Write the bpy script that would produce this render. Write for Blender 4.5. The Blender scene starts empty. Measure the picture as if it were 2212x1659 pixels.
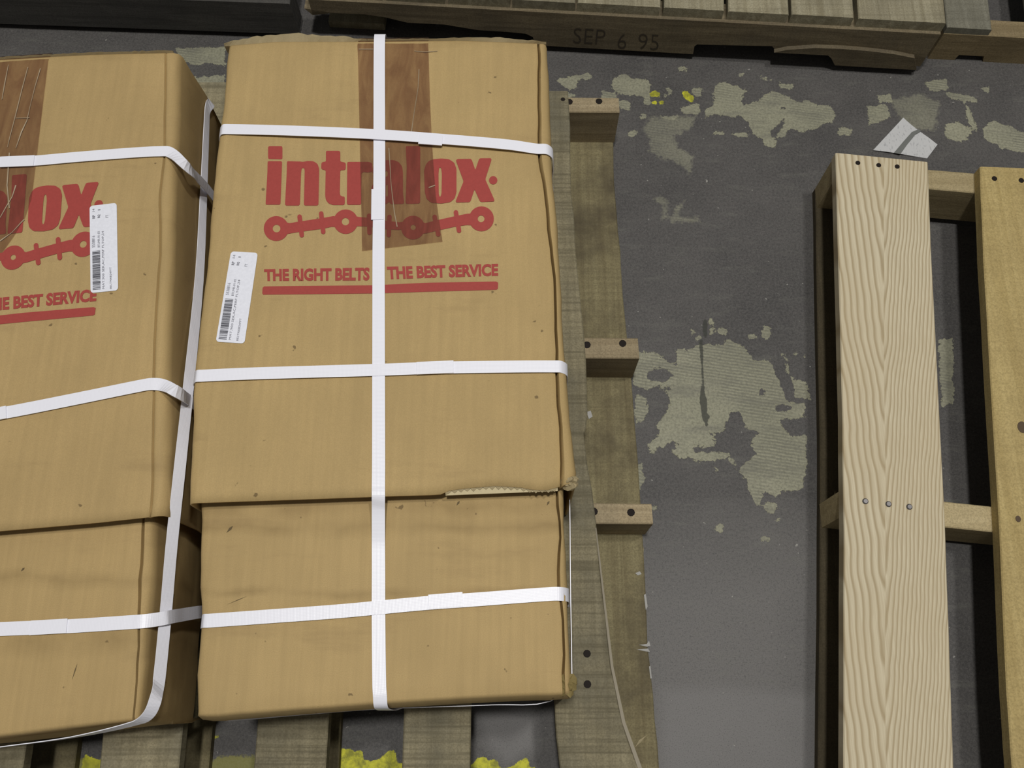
import bpy, bmesh, math, random
import numpy as np
from mathutils import Vector, Matrix
from mathutils.geometry import tessellate_polygon

# ------------------------------------------------------------------ camera, light, exposure
F, TH, HC, CX, CY = 2000.0, math.radians(19.06), 1.37, 1106.0, 829.5
scene = bpy.context.scene
COL = scene.collection
cam_data = bpy.data.cameras.new('camera'); cam = bpy.data.objects.new('camera', cam_data); COL.objects.link(cam)
cam.location = (0, 0, HC); cam.rotation_euler = (TH, 0, 0)
cam_data.sensor_width = 36.0; cam_data.lens = 36.0 * F / 2212.0; cam_data.clip_start = 0.02
scene.camera = cam

world = bpy.data.worlds.new('hall_ambience'); scene.world = world; world.use_nodes = True
bg = world.node_tree.nodes['Background']
bg.inputs[0].default_value = (1.0, 0.985, 0.95, 1); bg.inputs[1].default_value = 0.15

for loc, watts in (((-0.10, 0.25, 4.7), 104), ((1.05, 0.80, 4.7), 58)):      # two lamps of the hall ceiling
    ld = bpy.data.lights.new('ceiling_lamp', 'AREA'); ld.shape = 'DISK'; ld.size = 0.30; ld.energy = watts
    ld.color = (1.0, 0.985, 0.95)
    lamp = bpy.data.objects.new('ceiling_lamp', ld); COL.objects.link(lamp); lamp.location = loc

scene.view_settings.view_transform = 'Standard'; scene.view_settings.look = 'None'
scene.view_settings.exposure = 0.0; scene.view_settings.gamma = 1.0
scene.view_settings.use_curve_mapping = False

R = random.Random(7)

# ------------------------------------------------------------------ layout helpers
def ray(px, py):
    u, v = px - CX, py - CY
    return Vector((u, F*math.sin(TH) - v*math.cos(TH), -(F*math.cos(TH) + v*math.sin(TH))))
def P(px, py, z):
    r = ray(px, py); t = (HC - z) / -r.z
    return Vector((r.x*t, r.y*t, z))
def PL(pts, z): return [P(a, b, z) for a, b in pts]

def lerp_table(tab, q):
    if q <= tab[0][0]: return tab[0][1] + (q-tab[0][0])*(tab[1][1]-tab[0][1])/(tab[1][0]-tab[0][0])*0.0
    for (a, va), (b, vb) in zip(tab, tab[1:]):
        if q <= b: return va + (vb-va)*(q-a)/(b-a)
    return tab[-1][1]
def xtab(pts, z):      # x as a function of y
    return sorted([(p.y, p.x) for p in PL(pts, z)])
def ytab(pts, z):
    return sorted([(p.x, p.y) for p in PL(pts, z)])

# ------------------------------------------------------------------ object helpers
def thing(name, label, cat, loc=(0, 0, 0), group=None):
    o = bpy.data.objects.new(name, None); COL.objects.link(o); o.location = loc
    o.empty_display_size = 0.05
    o['label'] = label; o['category'] = cat
    if group: o['group'] = group
    return o
def wloc(o):
    v = Vector((0, 0, 0))
    while o is not None:
        v += o.location; o = o.parent
    return v
def obj(name, verts, faces, mat, parent=None, smooth=False, uvs=None, label=None):
    off = wloc(parent)
    me = bpy.data.meshes.new(name)
    me.from_pydata([tuple(Vector(v) - off) for v in verts], [], faces)
    me.update()
    if uvs:
        l = me.uv_layers.new(name='UVMap')
        for lp in me.loops: l.data[lp.index].uv = uvs[lp.vertex_index]
    bm = bmesh.new(); bm.from_mesh(me); bmesh.ops.recalc_face_normals(bm, faces=bm.faces); bm.to_mesh(me); bm.free()
    for p in me.polygons: p.use_smooth = smooth
    me.materials.append(mat)
    o = bpy.data.objects.new(name, me); COL.objects.link(o)
    if parent: o.parent = parent
    if label: o['label'] = label
    return o

# ------------------------------------------------------------------ material helpers
class G:
    def __init__(s, name):
        s.m = bpy.data.materials.new(name); s.m.use_nodes = True
        s.t = s.m.node_tree; s.b = s.t.nodes['Principled BSDF']; s.out = s.t.nodes['Material Output']
    def n(s, typ, **kw):
        nd = s.t.nodes.new(typ)
        for k, v in kw.items(): setattr(nd, k, v)
        return nd
    def put(s, sock, v):
        if isinstance(v, bpy.types.NodeSocket): s.t.links.new(v, sock)
        else: sock.default_value = v
    def co(s, kind='Object'): return s.n('ShaderNodeTexCoord').outputs[kind]
    def map(s, vec, scale=(1, 1, 1), loc=(0, 0, 0), rot=(0, 0, 0)):
        m = s.n('ShaderNodeMapping'); s.put(m.inputs[0], vec)
        m.inputs['Location'].default_value = loc; m.inputs['Rotation'].default_value = rot; m.inputs['Scale'].default_value = scale
        return m.outputs[0]
    def noise(s, vec, scale, detail=3, rough=0.55, dist=0.0):
        m = s.n('ShaderNodeTexNoise'); s.put(m.inputs['Vector'], vec)
        m.inputs['Scale'].default_value = scale; m.inputs['Detail'].default_value = detail
        m.inputs['Roughness'].default_value = rough; m.inputs['Distortion'].default_value = dist
        return m.outputs[0]
    def ramp(s, fac, stops, interp='LINEAR'):
        m = s.n('ShaderNodeValToRGB'); s.put(m.inputs[0], fac); r = m.color_ramp; r.interpolation = interp
        while len(r.elements) < len(stops): r.elements.new(0.5)
        for e, (p, c) in zip(r.elements, stops):
            e.position = p; e.color = (c, c, c, 1) if isinstance(c, (int, float)) else tuple(c) + (1,)
        return m.outputs[0]
    def math(s, op, a, b=0.0, clamp=False):
        m = s.n('ShaderNodeMath', operation=op); m.use_clamp = clamp
        s.put(m.inputs[0], a); s.put(m.inputs[1], b); return m.outputs[0]
    def mix(s, fac, a, b, blend='MIX'):
        m = s.n('ShaderNodeMix', data_type='RGBA', blend_type=blend)
        s.put(m.inputs[0], fac)
        for i, v in ((6, a), (7, b)):
            s.put(m.inputs[i], v if isinstance(v, bpy.types.NodeSocket) else tuple(v) + (1,))
        return m.outputs[2]
    def attr(s, name): return s.n('ShaderNodeAttribute', attribute_name=name).outputs['Fac']
    def sep(s, vec):
        m = s.n('ShaderNodeSeparateXYZ'); s.put(m.inputs[0], vec); return m.outputs
    def bump(s, h, strength=0.3, dist=0.002, prev=None):
        m = s.n('ShaderNodeBump'); s.put(m.inputs['Height'], h)
        m.inputs['Strength'].default_value = strength; m.inputs['Distance'].default_value = dist
        if prev is not None: s.t.links.new(prev, m.inputs['Normal'])
        return m.outputs[0]
    def fin(s, col, rough=0.7, normal=None, spec=0.3):
        s.put(s.b.inputs['Base Color'], col if isinstance(col, bpy.types.NodeSocket) else tuple(col) + (1,))
        s.put(s.b.inputs['Roughness'], rough); s.b.inputs['Specular IOR Level'].default_value = spec
        if normal is not None: s.t.links.new(normal, s.b.inputs['Normal'])
        return s.m

def plain(name, col, rough=0.6, spec=0.3):
    g = G(name); v = g.co()
    n = g.noise(v, 300, 2)
    c = g.mix(n, tuple(x*0.9 for x in col), tuple(min(1, x*1.1) for x in col))
    return g.fin(c, rough, None, spec)

def cardboard(name, base=(0.462, 0.328, 0.146), seed=0.0, bands=()):
    g = G(name); v = g.map(g.co(), loc=(seed, seed*0.7, 0))
    big = g.noise(v, 7, 4, 0.6)
    streak = g.noise(g.map(v, scale=(120, 6, 6)), 1.0, 3, 0.6)
    fine = g.noise(v, 900, 2, 0.6)
    c = g.mix(g.ramp(big, [(0.3, 0.0), (0.7, 1.0)]), tuple(x*0.90 for x in base), tuple(x*1.07 for x in base))
    c = g.mix(g.ramp(streak, [(0.35, 0.30), (0.65, 0.0)]), c, tuple(x*0.72 for x in base))
    c = g.mix(g.ramp(fine, [(0.35, 0.30), (0.65, 0.0)]), c, tuple(x*0.62 for x in base))
    spots = g.noise(v, 75, 2, 0.5)
    c = g.mix(g.ramp(spots, [(0.745, 0.0), (0.775, 0.7)]), c, (0.10, 0.065, 0.03))
    scuff = g.noise(g.map(v, scale=(5, 22, 10), loc=(3, 1, 0)), 1.0, 5, 0.65)
    c = g.mix(g.ramp(scuff, [(0.58, 0.0), (0.72, 0.28)]), c, (0.24, 0.16, 0.075))
    if bands:      # water-stain lines left across the tray
        bx, by, bz = g.sep(g.co())
        yy = g.math('ADD', by, g.math('MULTIPLY', g.math('SUBTRACT', g.noise(v, 9, 4, 0.6), 0.5), 0.035))
        for yc, wd in bands:
            k = g.ramp(g.math('DIVIDE', g.math('ABSOLUTE', g.math('SUBTRACT', yy, yc)), wd*2), [(0.0, 0.42), (1.0, 0.0)])
            c = g.mix(g.math('MULTIPLY', k, g.ramp(g.noise(v, 16, 3), [(0.3, 0.0), (0.6, 1.0)])), c, (0.19, 0.125, 0.05))
    wav = g.noise(g.map(v, scale=(14, 5, 8), rot=(0, 0, 0.5)), 1.0, 2, 0.5, 0.8)
    corr = g.n('ShaderNodeTexWave', wave_type='BANDS', bands_direction='X'); g.put(corr.inputs['Vector'], v)
    corr.inputs['Scale'].default_value = 42; corr.inputs['Distortion'].default_value = 0.6; corr.inputs['Detail'].default_value = 1
    b = g.bump(wav, 0.55, 0.006)
    b = g.bump(corr.outputs['Fac'], 0.10, 0.0006, b)
    b = g.bump(fine, 0.12, 0.0004, b)
    return g.fin(c, 0.72, b, 0.22)

def wood(name, axis='Y', light=(0.215, 0.185, 0.115), dark=(0.10, 0.083, 0.05), grime=(0.055, 0.052, 0.045),
         grime_amt=0.6, saw=0.4, seed=0.0, rough=0.8):
    g = G(name); o = g.co()
    info = g.n('ShaderNodeObjectInfo').outputs['Random']
    add = g.n('ShaderNodeVectorMath', operation='ADD'); g.put(add.inputs[0], o)
    cmb = g.n('ShaderNodeCombineXYZ')
    for i in range(3): g.put(cmb.inputs[i], g.math('MULTIPLY', info, 7.3 + i*3.1 + seed))
    g.put(add.inputs[1], cmb.outputs[0]); v = add.outputs[0]
    long = {'Y': (95, 2.6, 60), 'X': (2.6, 95, 60)}[axis]; cross = {'Y': (4, 190, 20), 'X': (190, 4, 20)}[axis]
    n1 = g.noise(g.map(v, scale=long), 1.0, 5, 0.6, 0.6)
    n2 = g.noise(v, 9, 5, 0.65)
    n3 = g.noise(v, 420, 3, 0.7)
    n4 = g.noise(g.map(v, scale=cross), 1.0, 3, 0.6)
    c = g.mix(g.ramp(n1, [(0.32, 0.0), (0.68, 1.0)]), dark, light)
    c = g.mix(g.ramp(n2, [(0.42, 0.0), (0.70, grime_amt)]), c, grime)
    c = g.mix(g.ramp(n3, [(0.35, 0.45), (0.60, 0.0)]), c, tuple(x*0.45 for x in dark))
    c = g.mix(g.ramp(n4, [(0.46, 0.0), (0.66, saw)]), c, tuple(x*0.5 for x in dark))
    br = g.math('ADD', g.math('MULTIPLY', info, 0.30), 0.85)
    mx = g.n('ShaderNodeMix', data_type='RGBA', blend_type='MULTIPLY'); mx.inputs[0].default_value = 1.0
    g.t.links.new(c, mx.inputs[6]); cc = g.n('ShaderNodeCombineColor')
    for i in range(3): g.put(cc.inputs[i], br)
    g.t.links.new(cc.outputs[0], mx.inputs[7])
    b = g.bump(n1, 0.35, 0.0015); b = g.bump(n4, 0.3*saw/0.4, 0.0008, b); b = g.bump(n3, 0.25, 0.0005, b)
    return g.fin(mx.outputs[2], rough, b, 0.2)

def cathedral_wood():
    """fresh pine with pointed growth-ring arches running down the middle of the board"""
    g = G('fresh_pine_cathedral'); o = g.co()
    wob = g.noise(g.map(o, scale=(22, 5, 5)), 1.0, 2, 0.5)
    x, y, z = g.sep(o)
    # board axis leans slightly: centre line x = a + b*y (object space of the pallet)
    xc = g.math('ADD', g.math('MULTIPLY', y, BOARD1[1]), BOARD1[0])
    dx = g.math('SUBTRACT', g.math('SUBTRACT', x, xc), g.math('MULTIPLY', g.math('SUBTRACT', wob, 0.5), 0.011))
    adx = g.math('SQRT', g.math('ADD', g.math('MULTIPLY', dx, dx), 0.000030))
    left = g.math('LESS_THAN', dx, 0.0)
    slope = g.math('ADD', g.math('MULTIPLY', left, -6.5), 14.5)
    gy = g.math('SUBTRACT', y, g.math('MULTIPLY', adx, slope))
    gy = g.math('ADD', gy, g.math('MULTIPLY', g.math('SUBTRACT', g.noise(g.map(o, scale=(3, 9, 3)), 1.0, 2), 0.5), 0.16))
    ph = g.math('FRACT', g.math('MULTIPLY', gy, 13.0))
    ring = g.ramp(ph, [(0.0, 0.85), (0.10, 1.0), (0.22, 0.65), (0.45, 0.12), (0.85, 0.0), (1.0, 0.85)])
    fine = g.noise(g.map(o, scale=(700, 14, 60)), 1.0, 3, 0.6)
    big = g.noise(o, 6, 3)
    c = g.mix(ring, (0.62, 0.55, 0.395), (0.36, 0.285, 0.17))
    c = g.mix(g.ramp(fine, [(0.35, 0.32), (0.65, 0.0)]), c, (0.36, 0.29, 0.18))
    c = g.mix(g.ramp(big, [(0.35, 0.22), (0.7, 0.0)]), c, (0.45, 0.35, 0.20))
    return g.fin(c, 0.65, g.bump(ring, 0.15, 0.0006), 0.25)

# ------------------------------------------------------------------ geometry builders
def board(name, A, B, z0, z1, mat, parent, ch=0.0016, jit=0.0006, seg=7, label=None):
    """plank whose long edges follow the polylines A and B (same count); chamfered, slightly uneven"""
    def dens(L):
        out = []
        tot = len(L) - 1
        n = max(seg, tot*3)
        for k in range(n + 1):
            t = k/n*tot; i = min(int(t), tot-1); f = t - i
            out.append(Vector((L[i][0], L[i][1], 0)).lerp(Vector((L[i+1][0], L[i+1][1], 0)), f))
        return out
    A, B = dens(A), dens(B); n = len(A); vs = []; fs = []
    for a, b in zip(A, B):
        d = (b - a).normalized()
        a = a + d*R.uniform(-jit, jit); b = b + d*R.uniform(-jit, jit)
        zt = z1 + R.uniform(-jit, jit)*0.6
        for p, z in ((a, z0), (a, zt-ch), (a+d*ch, zt), (b-d*ch, zt), (b, zt-ch), (b, z0)):
            vs.append((p.x, p.y, z))
    for k in range(n-1):
        for i in range(6):
            j = (i+1) % 6
            fs.append((k*6+i, k*6+j, (k+1)*6+j, (k+1)*6+i))
    fs.append(tuple(range(6))); fs.append(tuple(reversed(range((n-1)*6, n*6))))
    return obj(name, vs, fs, mat, parent, label=label)

def prism_y(name, prof, depth, mat, parent, u, v, o):
    """profile (s,z) along direction u from origin o, thickness along v"""
    n = len(prof); vs = []
    for d in (0, depth):
        for s, z in prof:
            p = o + u*s + v*d; vs.append((p.x, p.y, z))
    tri = tessellate_polygon([[Vector((s, z, 0)) for s, z in prof]])
    fs = [tuple(t) for t in tri] + [tuple(i+n for i in reversed(t)) for t in tri]
    for i in range(n):
        j = (i+1) % n; fs.append((i, j, j+n, i+n))
    return obj(name, vs, fs, mat, parent)

def nail(p, parent, mat, r=0.0038, h=0.0012):
    vs, fs = [], []
    n = 10
    for k, (rr, zz) in enumerate(((r, -0.001), (r, h*0.5), (r*0.7, h))):
        for i in range(n):
            a = 2*math.pi*i/n; vs.append((p[0]+rr*math.cos(a), p[1]+rr*math.sin(a), p[2]+zz))
    for k in range(2):
        for i in range(n):
            j = (i+1) % n; fs.append((k*n+i, k*n+j, (k+1)*n+j, (k+1)*n+i))
    fs.append(tuple(range(2*n, 3*n))); fs.append(tuple(reversed(range(n))))
    return obj('nail_head', vs, fs, mat, parent, smooth=False)

def channel(name, xw, xc, xe, ys_fn, yn_fn, zt, zb, mat, parent, south, north, ny=30, groove=0.005, bulge=0.004, thick=None, nx=14, jitter=0.0):
    """cardboard tray: profile over west wall, top, crease and rolled east wall, run from south to north;
    'south'/'north' are lists of (dy, dz) that roll the end over, or None for an open end"""
    def profile(y):
        w, c, e = xw(y), xc(y), xe(y); k = e - c; H = zt - zb
        pr = [(w+0.002, zb), (w-bulge*0.4, zb+0.25*H), (w-bulge, zb+0.5*H), (w-bulge*0.4, zb+0.78*H), (w, zt-0.016), (w+0.0006, zt-0.009), (w+0.0025, zt-0.004), (w+0.006, zt-0.0012), (w+0.012, zt)]
        x0, x1 = w+0.012, c-0.005
        pr += [(x0+(x1-x0)*i/nx, zt) for i in range(1, nx+1)]
        pr += [(c-0.0014, zt-groove*0.15), (c, zt-groove), (c+0.0016, zt-groove*0.15), (c+0.22*k, zt+0.0003), (c+0.55*k, zt-0.0006), (c+0.85*k, zt-0.005), (e, zt-0.014),
               (e+bulge*0.2, zb+0.78*H), (e+bulge, zb+0.5*H), (e+bulge*0.5, zb+0.25*H), (e, zb)]
        return pr
    rows = []
    for j in range(ny+1):
        t = j/ny; ym = ys_fn(0.5*(xw(0)+xe(0)))*(1-t) + yn_fn(0)*t
        row = []
        for x, z in profile(ym):
            ya, yb = ys_fn(x), yn_fn(x)
            row.append(Vector((x, ya*(1-t)+yb*t, z)))
        rows.append(row)
    def roll(row, steps, sgn):
        out = []
        for dy, dz in steps:
            zc = zt + dz
            out.append([Vector((p.x, p.y + sgn*dy, min(p.z, zc))) for p in row])
        return out
    if south: rows = list(reversed(roll(rows[0], south, -1))) + rows
    if north: rows = rows + roll(rows[-1], north, 1)
    m = len(rows[0]); vs = [p for r in rows for p in r]; fs = []
    for p in vs:
        if p.z > zb + 0.01 and jitter: p.z += R.uniform(-1, 0)*jitter
    for k in range(len(rows)-1):
        for i in range(m-1):
            fs.append((k*m+i, k*m+i+1, (k+1)*m+i+1, (k+1)*m+i))
    o = obj(name, vs, fs, mat, parent, smooth=True)
    o.data.set_sharp_from_angle(angle=math.radians(50))
    if thick:
        s = o.modifiers.new('board_thickness', 'SOLIDIFY'); s.thickness = thick; s.offset = -1
    return o

def ribbon(name, path, mat, parent, w=0.0152, th=0.0009, sub=6, shift=0.0, label=None):
    pts = [Vector(p) for p, n in path]; nrm = [Vector(n).normalized() for p, n in path]
    P2, N2 = [], []
    for i in range(len(pts)-1):
        p0 = pts[i-1] if i else pts[0]*2-pts[1]
        p1, p2 = pts[i], pts[i+1]
        p3 = pts[i+2] if i+2 < len(pts) else pts[i+1]*2-pts[i]
        d = (p2-p1).length or 1e-6
        m1 = (p2-p0)/max((p2-p0).length, 1e-6)*d; m2 = (p3-p1)/max((p3-p1).length, 1e-6)*d
        for k in range(sub):
            t = k/sub; t2, t3 = t*t, t*t*t
            P2.append(p1*(2*t3-3*t2+1)+m1*(t3-2*t2+t)+p2*(-2*t3+3*t2)+m2*(t3-t2))
            N2.append(nrm[i].lerp(nrm[i+1], t).normalized())
    P2.append(pts[-1]); N2.append(nrm[-1])
    vs, uv, fs = [], [], []; s = 0.0
    for i, (p, n) in enumerate(zip(P2, N2)):
        t = (P2[min(i+1, len(P2)-1)] - P2[max(i-1, 0)]).normalized()
        sd = n.cross(t).normalized(); n = t.cross(sd).normalized()
        if i: s += (p-P2[i-1]).length
        c = p + sd*shift
        for a, b in ((-0.5, 0), (-0.5, 1), (0.5, 1), (0.5, 0)):
            vs.append(c + sd*(a*w) + n*(b*th)); uv.append((s, (a+0.5)*w))
    n = len(P2)
    for k in range(n-1):
        for i in range(4):
            j = (i+1) % 4; fs.append((k*4+i, k*4+j, (k+1)*4+j, (k+1)*4+i))
    fs.append((0, 1, 2, 3)); fs.append(tuple(reversed(range((n-1)*4, n*4))))
    return obj(name, vs, fs, mat, parent, smooth=False, uvs=uv, label=label)

def chaikin(poly, k=0.16):
    out = []
    n = len(poly)
    for i in range(n):
        a, b = poly[i], poly[(i+1) % n]
        d = math.hypot(b[0]-a[0], b[1]-a[1]); q = min(k, 8.0/max(d, 1e-6)) if d > 0 else k
        out.append((a[0]+(b[0]-a[0])*q, a[1]+(b[1]-a[1])*q)); out.append((a[0]+(b[0]-a[0])*(1-q), a[1]+(b[1]-a[1])*(1-q)))
    return out
def circle(cx, cy, r, n=36, k=1.0): return [(cx+r*math.cos(2*math.pi*i/n), cy+k*r*math.sin(2*math.pi*i/n)) for i in range(n)]

def fill(loops):
    """list of 2D loops (outer, holes...) -> verts, tris"""
    vv = [[Vector((a, b, 0)) for a, b in l] for l in loops]
    flat = [p for l in loops for p in l]
    return flat, [tuple(t) for t in tessellate_polygon(vv)]

FONT = None
def text_flat(txt, bold=0.0, res=3):
    """flat glyph outlines of a line of text as (verts, faces) with x,y in its own box 0..1"""
    cu = bpy.data.curves.new('t', 'FONT'); cu.body = txt; cu.resolution_u = res; cu.offset = bold; cu.fill_mode = 'FRONT'
    ob = bpy.data.objects.new('t', cu); COL.objects.link(ob)
    dg = bpy.context.evaluated_depsgraph_get(); dg.update()
    me = ob.evaluated_get(dg).to_mesh()
    v = [(p.co.x, p.co.y) for p in me.vertices]; f = [tuple(q.vertices) for q in me.polygons]
    ob.evaluated_get(dg).to_mesh_clear()
    bpy.data.objects.remove(ob); bpy.data.curves.remove(cu)
    x0, x1 = min(a for a, _ in v), max(a for a, _ in v); y0, y1 = min(b for _, b in v), max(b for _, b in v)
    return [((a-x0)/(x1-x0), (b-y0)/(y1-y0)) for a, b in v], f
def in_quad(uv, q):
    """q = bottom-left, bottom-right, top-right, top-left"""
    u, v = uv
    bl, br, tr, tl = [Vector(a) for a in q]
    return bl.lerp(br, u).lerp(tl.lerp(tr, u), v)

# ------------------------------------------------------------------ floor
def signed_inside(px, py, poly):
    """signed distance of grid points to a polygon (positive inside)"""
    x = px; y = py; d = np.full(x.shape, 1e9); ins = np.zeros(x.shape, bool)
    n = len(poly)
    for i in range(n):
        ax, ay = poly[i]; bx, by = poly[(i+1) % n]
        ex, ey = bx-ax, by-ay; L = ex*ex+ey*ey + 1e-12
        t = np.clip(((x-ax)*ex+(y-ay)*ey)/L, 0, 1)
        d = np.minimum(d, np.hypot(x-ax-t*ex, y-ay-t*ey))
        c = ((ay > y) != (by > y)) & (x < (bx-ax)*(y-ay)/(by-ay+1e-12)+ax)
        ins ^= c
    return np.where(ins, d, -d)

def crop(ox, oy, s, pts): return [(ox+a/s, oy+b/s) for a, b in pts]
mid = lambda pts: crop(1380, 640, 2.765, pts)
up = lambda pts: crop(1300, 130, 4.739, pts)
ur = lambda pts: crop(1100, 0, 1.989, pts)
lf = lambda pts: crop(0, 0, 2.962, pts)
def ell(cx, cy, rx, ry, n=12): return [(cx+rx*math.cos(2*math.pi*i/n), cy+ry*math.sin(2*math.pi*i/n)) for i in range(n)]

BARE = [
 mid([(-30,330),(100,340),(170,390),(230,415),(220,320),(290,320),(350,290),(400,285),(490,295),(540,255),(600,290),(640,320),(690,385),(780,380),(810,440),(820,480),(860,560),(880,620),(940,640),(985,640),(1000,720),(830,740),(870,800),(900,830),(1000,835),(1000,1040),(985,1110),(960,1165),(900,1155),(810,1195),(750,1160),(740,1200),(715,1255),(680,1200),(640,1100),(600,1040),(560,1000),(520,965),(380,990),(300,965),(240,965),(205,930),(230,880),(200,870),(90,920),(70,945),(50,870),(120,840),(110,770),(190,650),(170,580),(120,540),(40,550),(-30,530)]),
 mid([(870,370),(890,380),(890,440),(930,500),(1000,520),(1020,620),(930,600),(920,500),(880,450)]),
 mid([(-20,580),(40,610),(60,680),(30,740),(-20,760)]), mid([(-30,1000),(20,1010),(32,1100),(-20,1195)]),
 mid(ell(318,210,10,18)), mid(ell(432,210,12,22)), mid(ell(505,208,32,20)), mid(ell(762,215,32,38)), mid(ell(465,1040,14,11)),
 mid(ell(785,1262,40,34)), mid(ell(484,1385,30,20)), mid(ell(825,1342,18,14)), mid(ell(750,1450,24,12)), mid(ell(100,1265,16,8)), mid(ell(360,245,14,10)), mid(ell(430,150,12,20)),
 mid([(850,340),(870,345),(868,356),(852,352)]), mid(ell(935,348,14,10)), mid(ell(990,355,12,16)), mid(ell(680,240,26,14)),
 up([(95,250),(120,180),(200,140),(290,160),(300,190),(380,185),(470,210),(500,250),(490,450),(440,470),(430,390),(380,370),(200,350),(140,320)]),
 up([(1180,240),(1280,230),(1420,280),(1500,310),(1430,350),(1440,470),(1530,430),(1640,400),(1660,340),(1760,320),(1900,370),(2000,430),(2100,410),(2200,450),(2330,470),(2390,540),(2370,620),(2180,700),(2060,740),(1930,700),(1880,780),(1790,800),(1780,890),(1680,880),(1620,790),(1540,740),(1500,640),(1420,570),(1290,580),(1200,560),(1060,580),(1060,500),(1160,460),(1150,290)]),
 up([(820,490),(900,450),(990,450),(1000,550),(830,550)]), up([(910,300),(1040,280),(1000,380),(940,360)]), up([(370,540),(460,560),(450,600),(390,605)]),
 up([(780,60),(880,70),(870,120),(790,110)]), up([(1620,170),(1740,190),(1735,210),(1640,195)]), up([(1800,220),(1970,260),(1950,300),(1820,280)]),
 up([(590,560),(780,580),(740,605),(610,590)]), up([(660,290),(730,310),(700,350)]), up(ell(660,370,30,22)), up([(170,400),(280,420),(280,520),(180,500)]), up([(0,320),(140,330),(160,440),(100,520),(0,520)]),
 up(ell(310,750,50,28)), up(ell(1200,750,60,18)), up([(1320,750),(1500,740),(1510,790),(1400,790)]),
 ur([(1790,350),(1880,340),(1885,385),(1800,392)]), ur([(1870,390),(2010,425),(2000,442),(1900,425)]), ur([(1580,410),(1640,405),(1640,440),(1590,440)]), ur([(1540,455),(1620,450),(1640,500),(1600,520),(1545,535)]),
 ur([(1960,455),(1980,470),(2010,560),(1990,560),(1965,500)]), ur([(2030,555),(2080,520),(2130,535),(2230,580),(2230,655),(2120,640),(2050,600)]), ur([(1870,540),(1930,520),(1990,560),(1960,610),(1880,600)]),
 ur([(1410,545),(1475,555),(1460,585),(1415,575)]), ur([(2030,380),(2065,375),(2055,400)]), ur([(200,340),(310,320),(290,370),(260,390),(230,370)]), ur(ell(330,330,24,14)), ur(ell(255,410,40,10)), ur([(980,320),(1010,310),(1005,330)]),
 lf([(1120,310),(1440,300),(1440,420),(1330,400),(1240,420),(1160,380)]), lf([(1230,500),(1440,480),(1440,560),(1270,560)]), lf([(1300,660),(1380,600),(1440,620),(1440,800),(1380,780)]),
 [(2028,735),(2058,730),(2060,870),(2034,880)],
]
SEMI = [
 up([(480,580),(980,560),(900,700),(750,780),(780,900),(940,980),(900,1200),(850,1100),(700,1020),(480,950),(500,850),(420,680)]),
 up([(520,1430),(600,1380),(680,1450),(660,1640),(630,1640),(610,1480)]), up([(750,1500),(850,1440),(820,1500),(770,1620),(1000,1600),(1010,1660),(700,1660)]),
 ur([(1640,430),(1760,400),(1850,440),(1830,560),(1700,560)]),
]
PAINT = [
 mid(ell(125,470,80,42)), mid([(510,800),(545,695),(600,690),(640,780),(715,820),(660,870),(700,940),(640,1000),(600,1040),(540,940),(450,935),(320,940),(330,895),(440,900),(470,870),(430,815)]),
 mid([(718,552),(742,545),(775,580),(720,588)]), up([(1720,740),(1860,600),(1880,650),(1800,760),(1740,790)]), up(ell(1860,490,26,16)), up(ell(590,825,45,30)), up(ell(700,830,30,24)),
 mid(ell(860,670,55,20)), mid(ell(180,552,16,14)), mid(ell(112,545,16,12)), up(ell(1465,380,30,50)),
]
CRACK = [mid([(360,260),(385,262),(384,420),(392,560),(408,640),(408,730),(414,775),(400,780),(380,735),(362,620),(372,520),(366,380)]), mid(ell(380,635,20,24)), mid(ell(398,722,24,22)), mid(ell(395,195,16,60))]
YEL = [
 up([(490,330),(540,310),(600,340),(590,380),(500,370)]), up(ell(540,435,28,18)), up(ell(615,435,26,16)), up([(810,320),(870,310),(900,350),(950,370),(930,440),(870,410),(840,370)]),
 ell(467,1592, 5, 4), [(1040,1602),(1048,1604),(1046,1612)],
]
YBAND = [[(700,1634),(729,1622),(737,1616),(755,1618),(762,1625),(775,1620),(783,1622),(784,1640),(800,1646),(822,1638),(845,1618),(852,1620),(860,1650),(1020,1652),(1037,1634),(1050,1636),(1057,1646),(1068,1637),(1073,1645),(1085,1662),(1108,1656),(1120,1642),(1138,1638),(1146,1656),(1170,1664),(1180,1700),(700,1720)], [(178,1640),(184,1632),(198,1634),(206,1640),(232,1642),(232,1720),(178,1720)]]
YFAINT = [[(-60,1640),(180,1640),(300,1640),(455,1640),(490,1630),(545,1632),(600,1634),(715,1634),(715,1740),(-60,1740)]]  # weaker, patchier yellow along the left part of the line
SCUFFED = [[(1300,1180),(1560,1170),(1800,1150),(1800,1800),(1300,1800)]]
WORN = [[(1425,1486),(1560,1483),(1660,1492),(1760,1500),(1760,1760),(1425,1760)], [(1020,1500),(1158,1490),(1160,1620),(1090,1660),(1040,1600)]]

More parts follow.
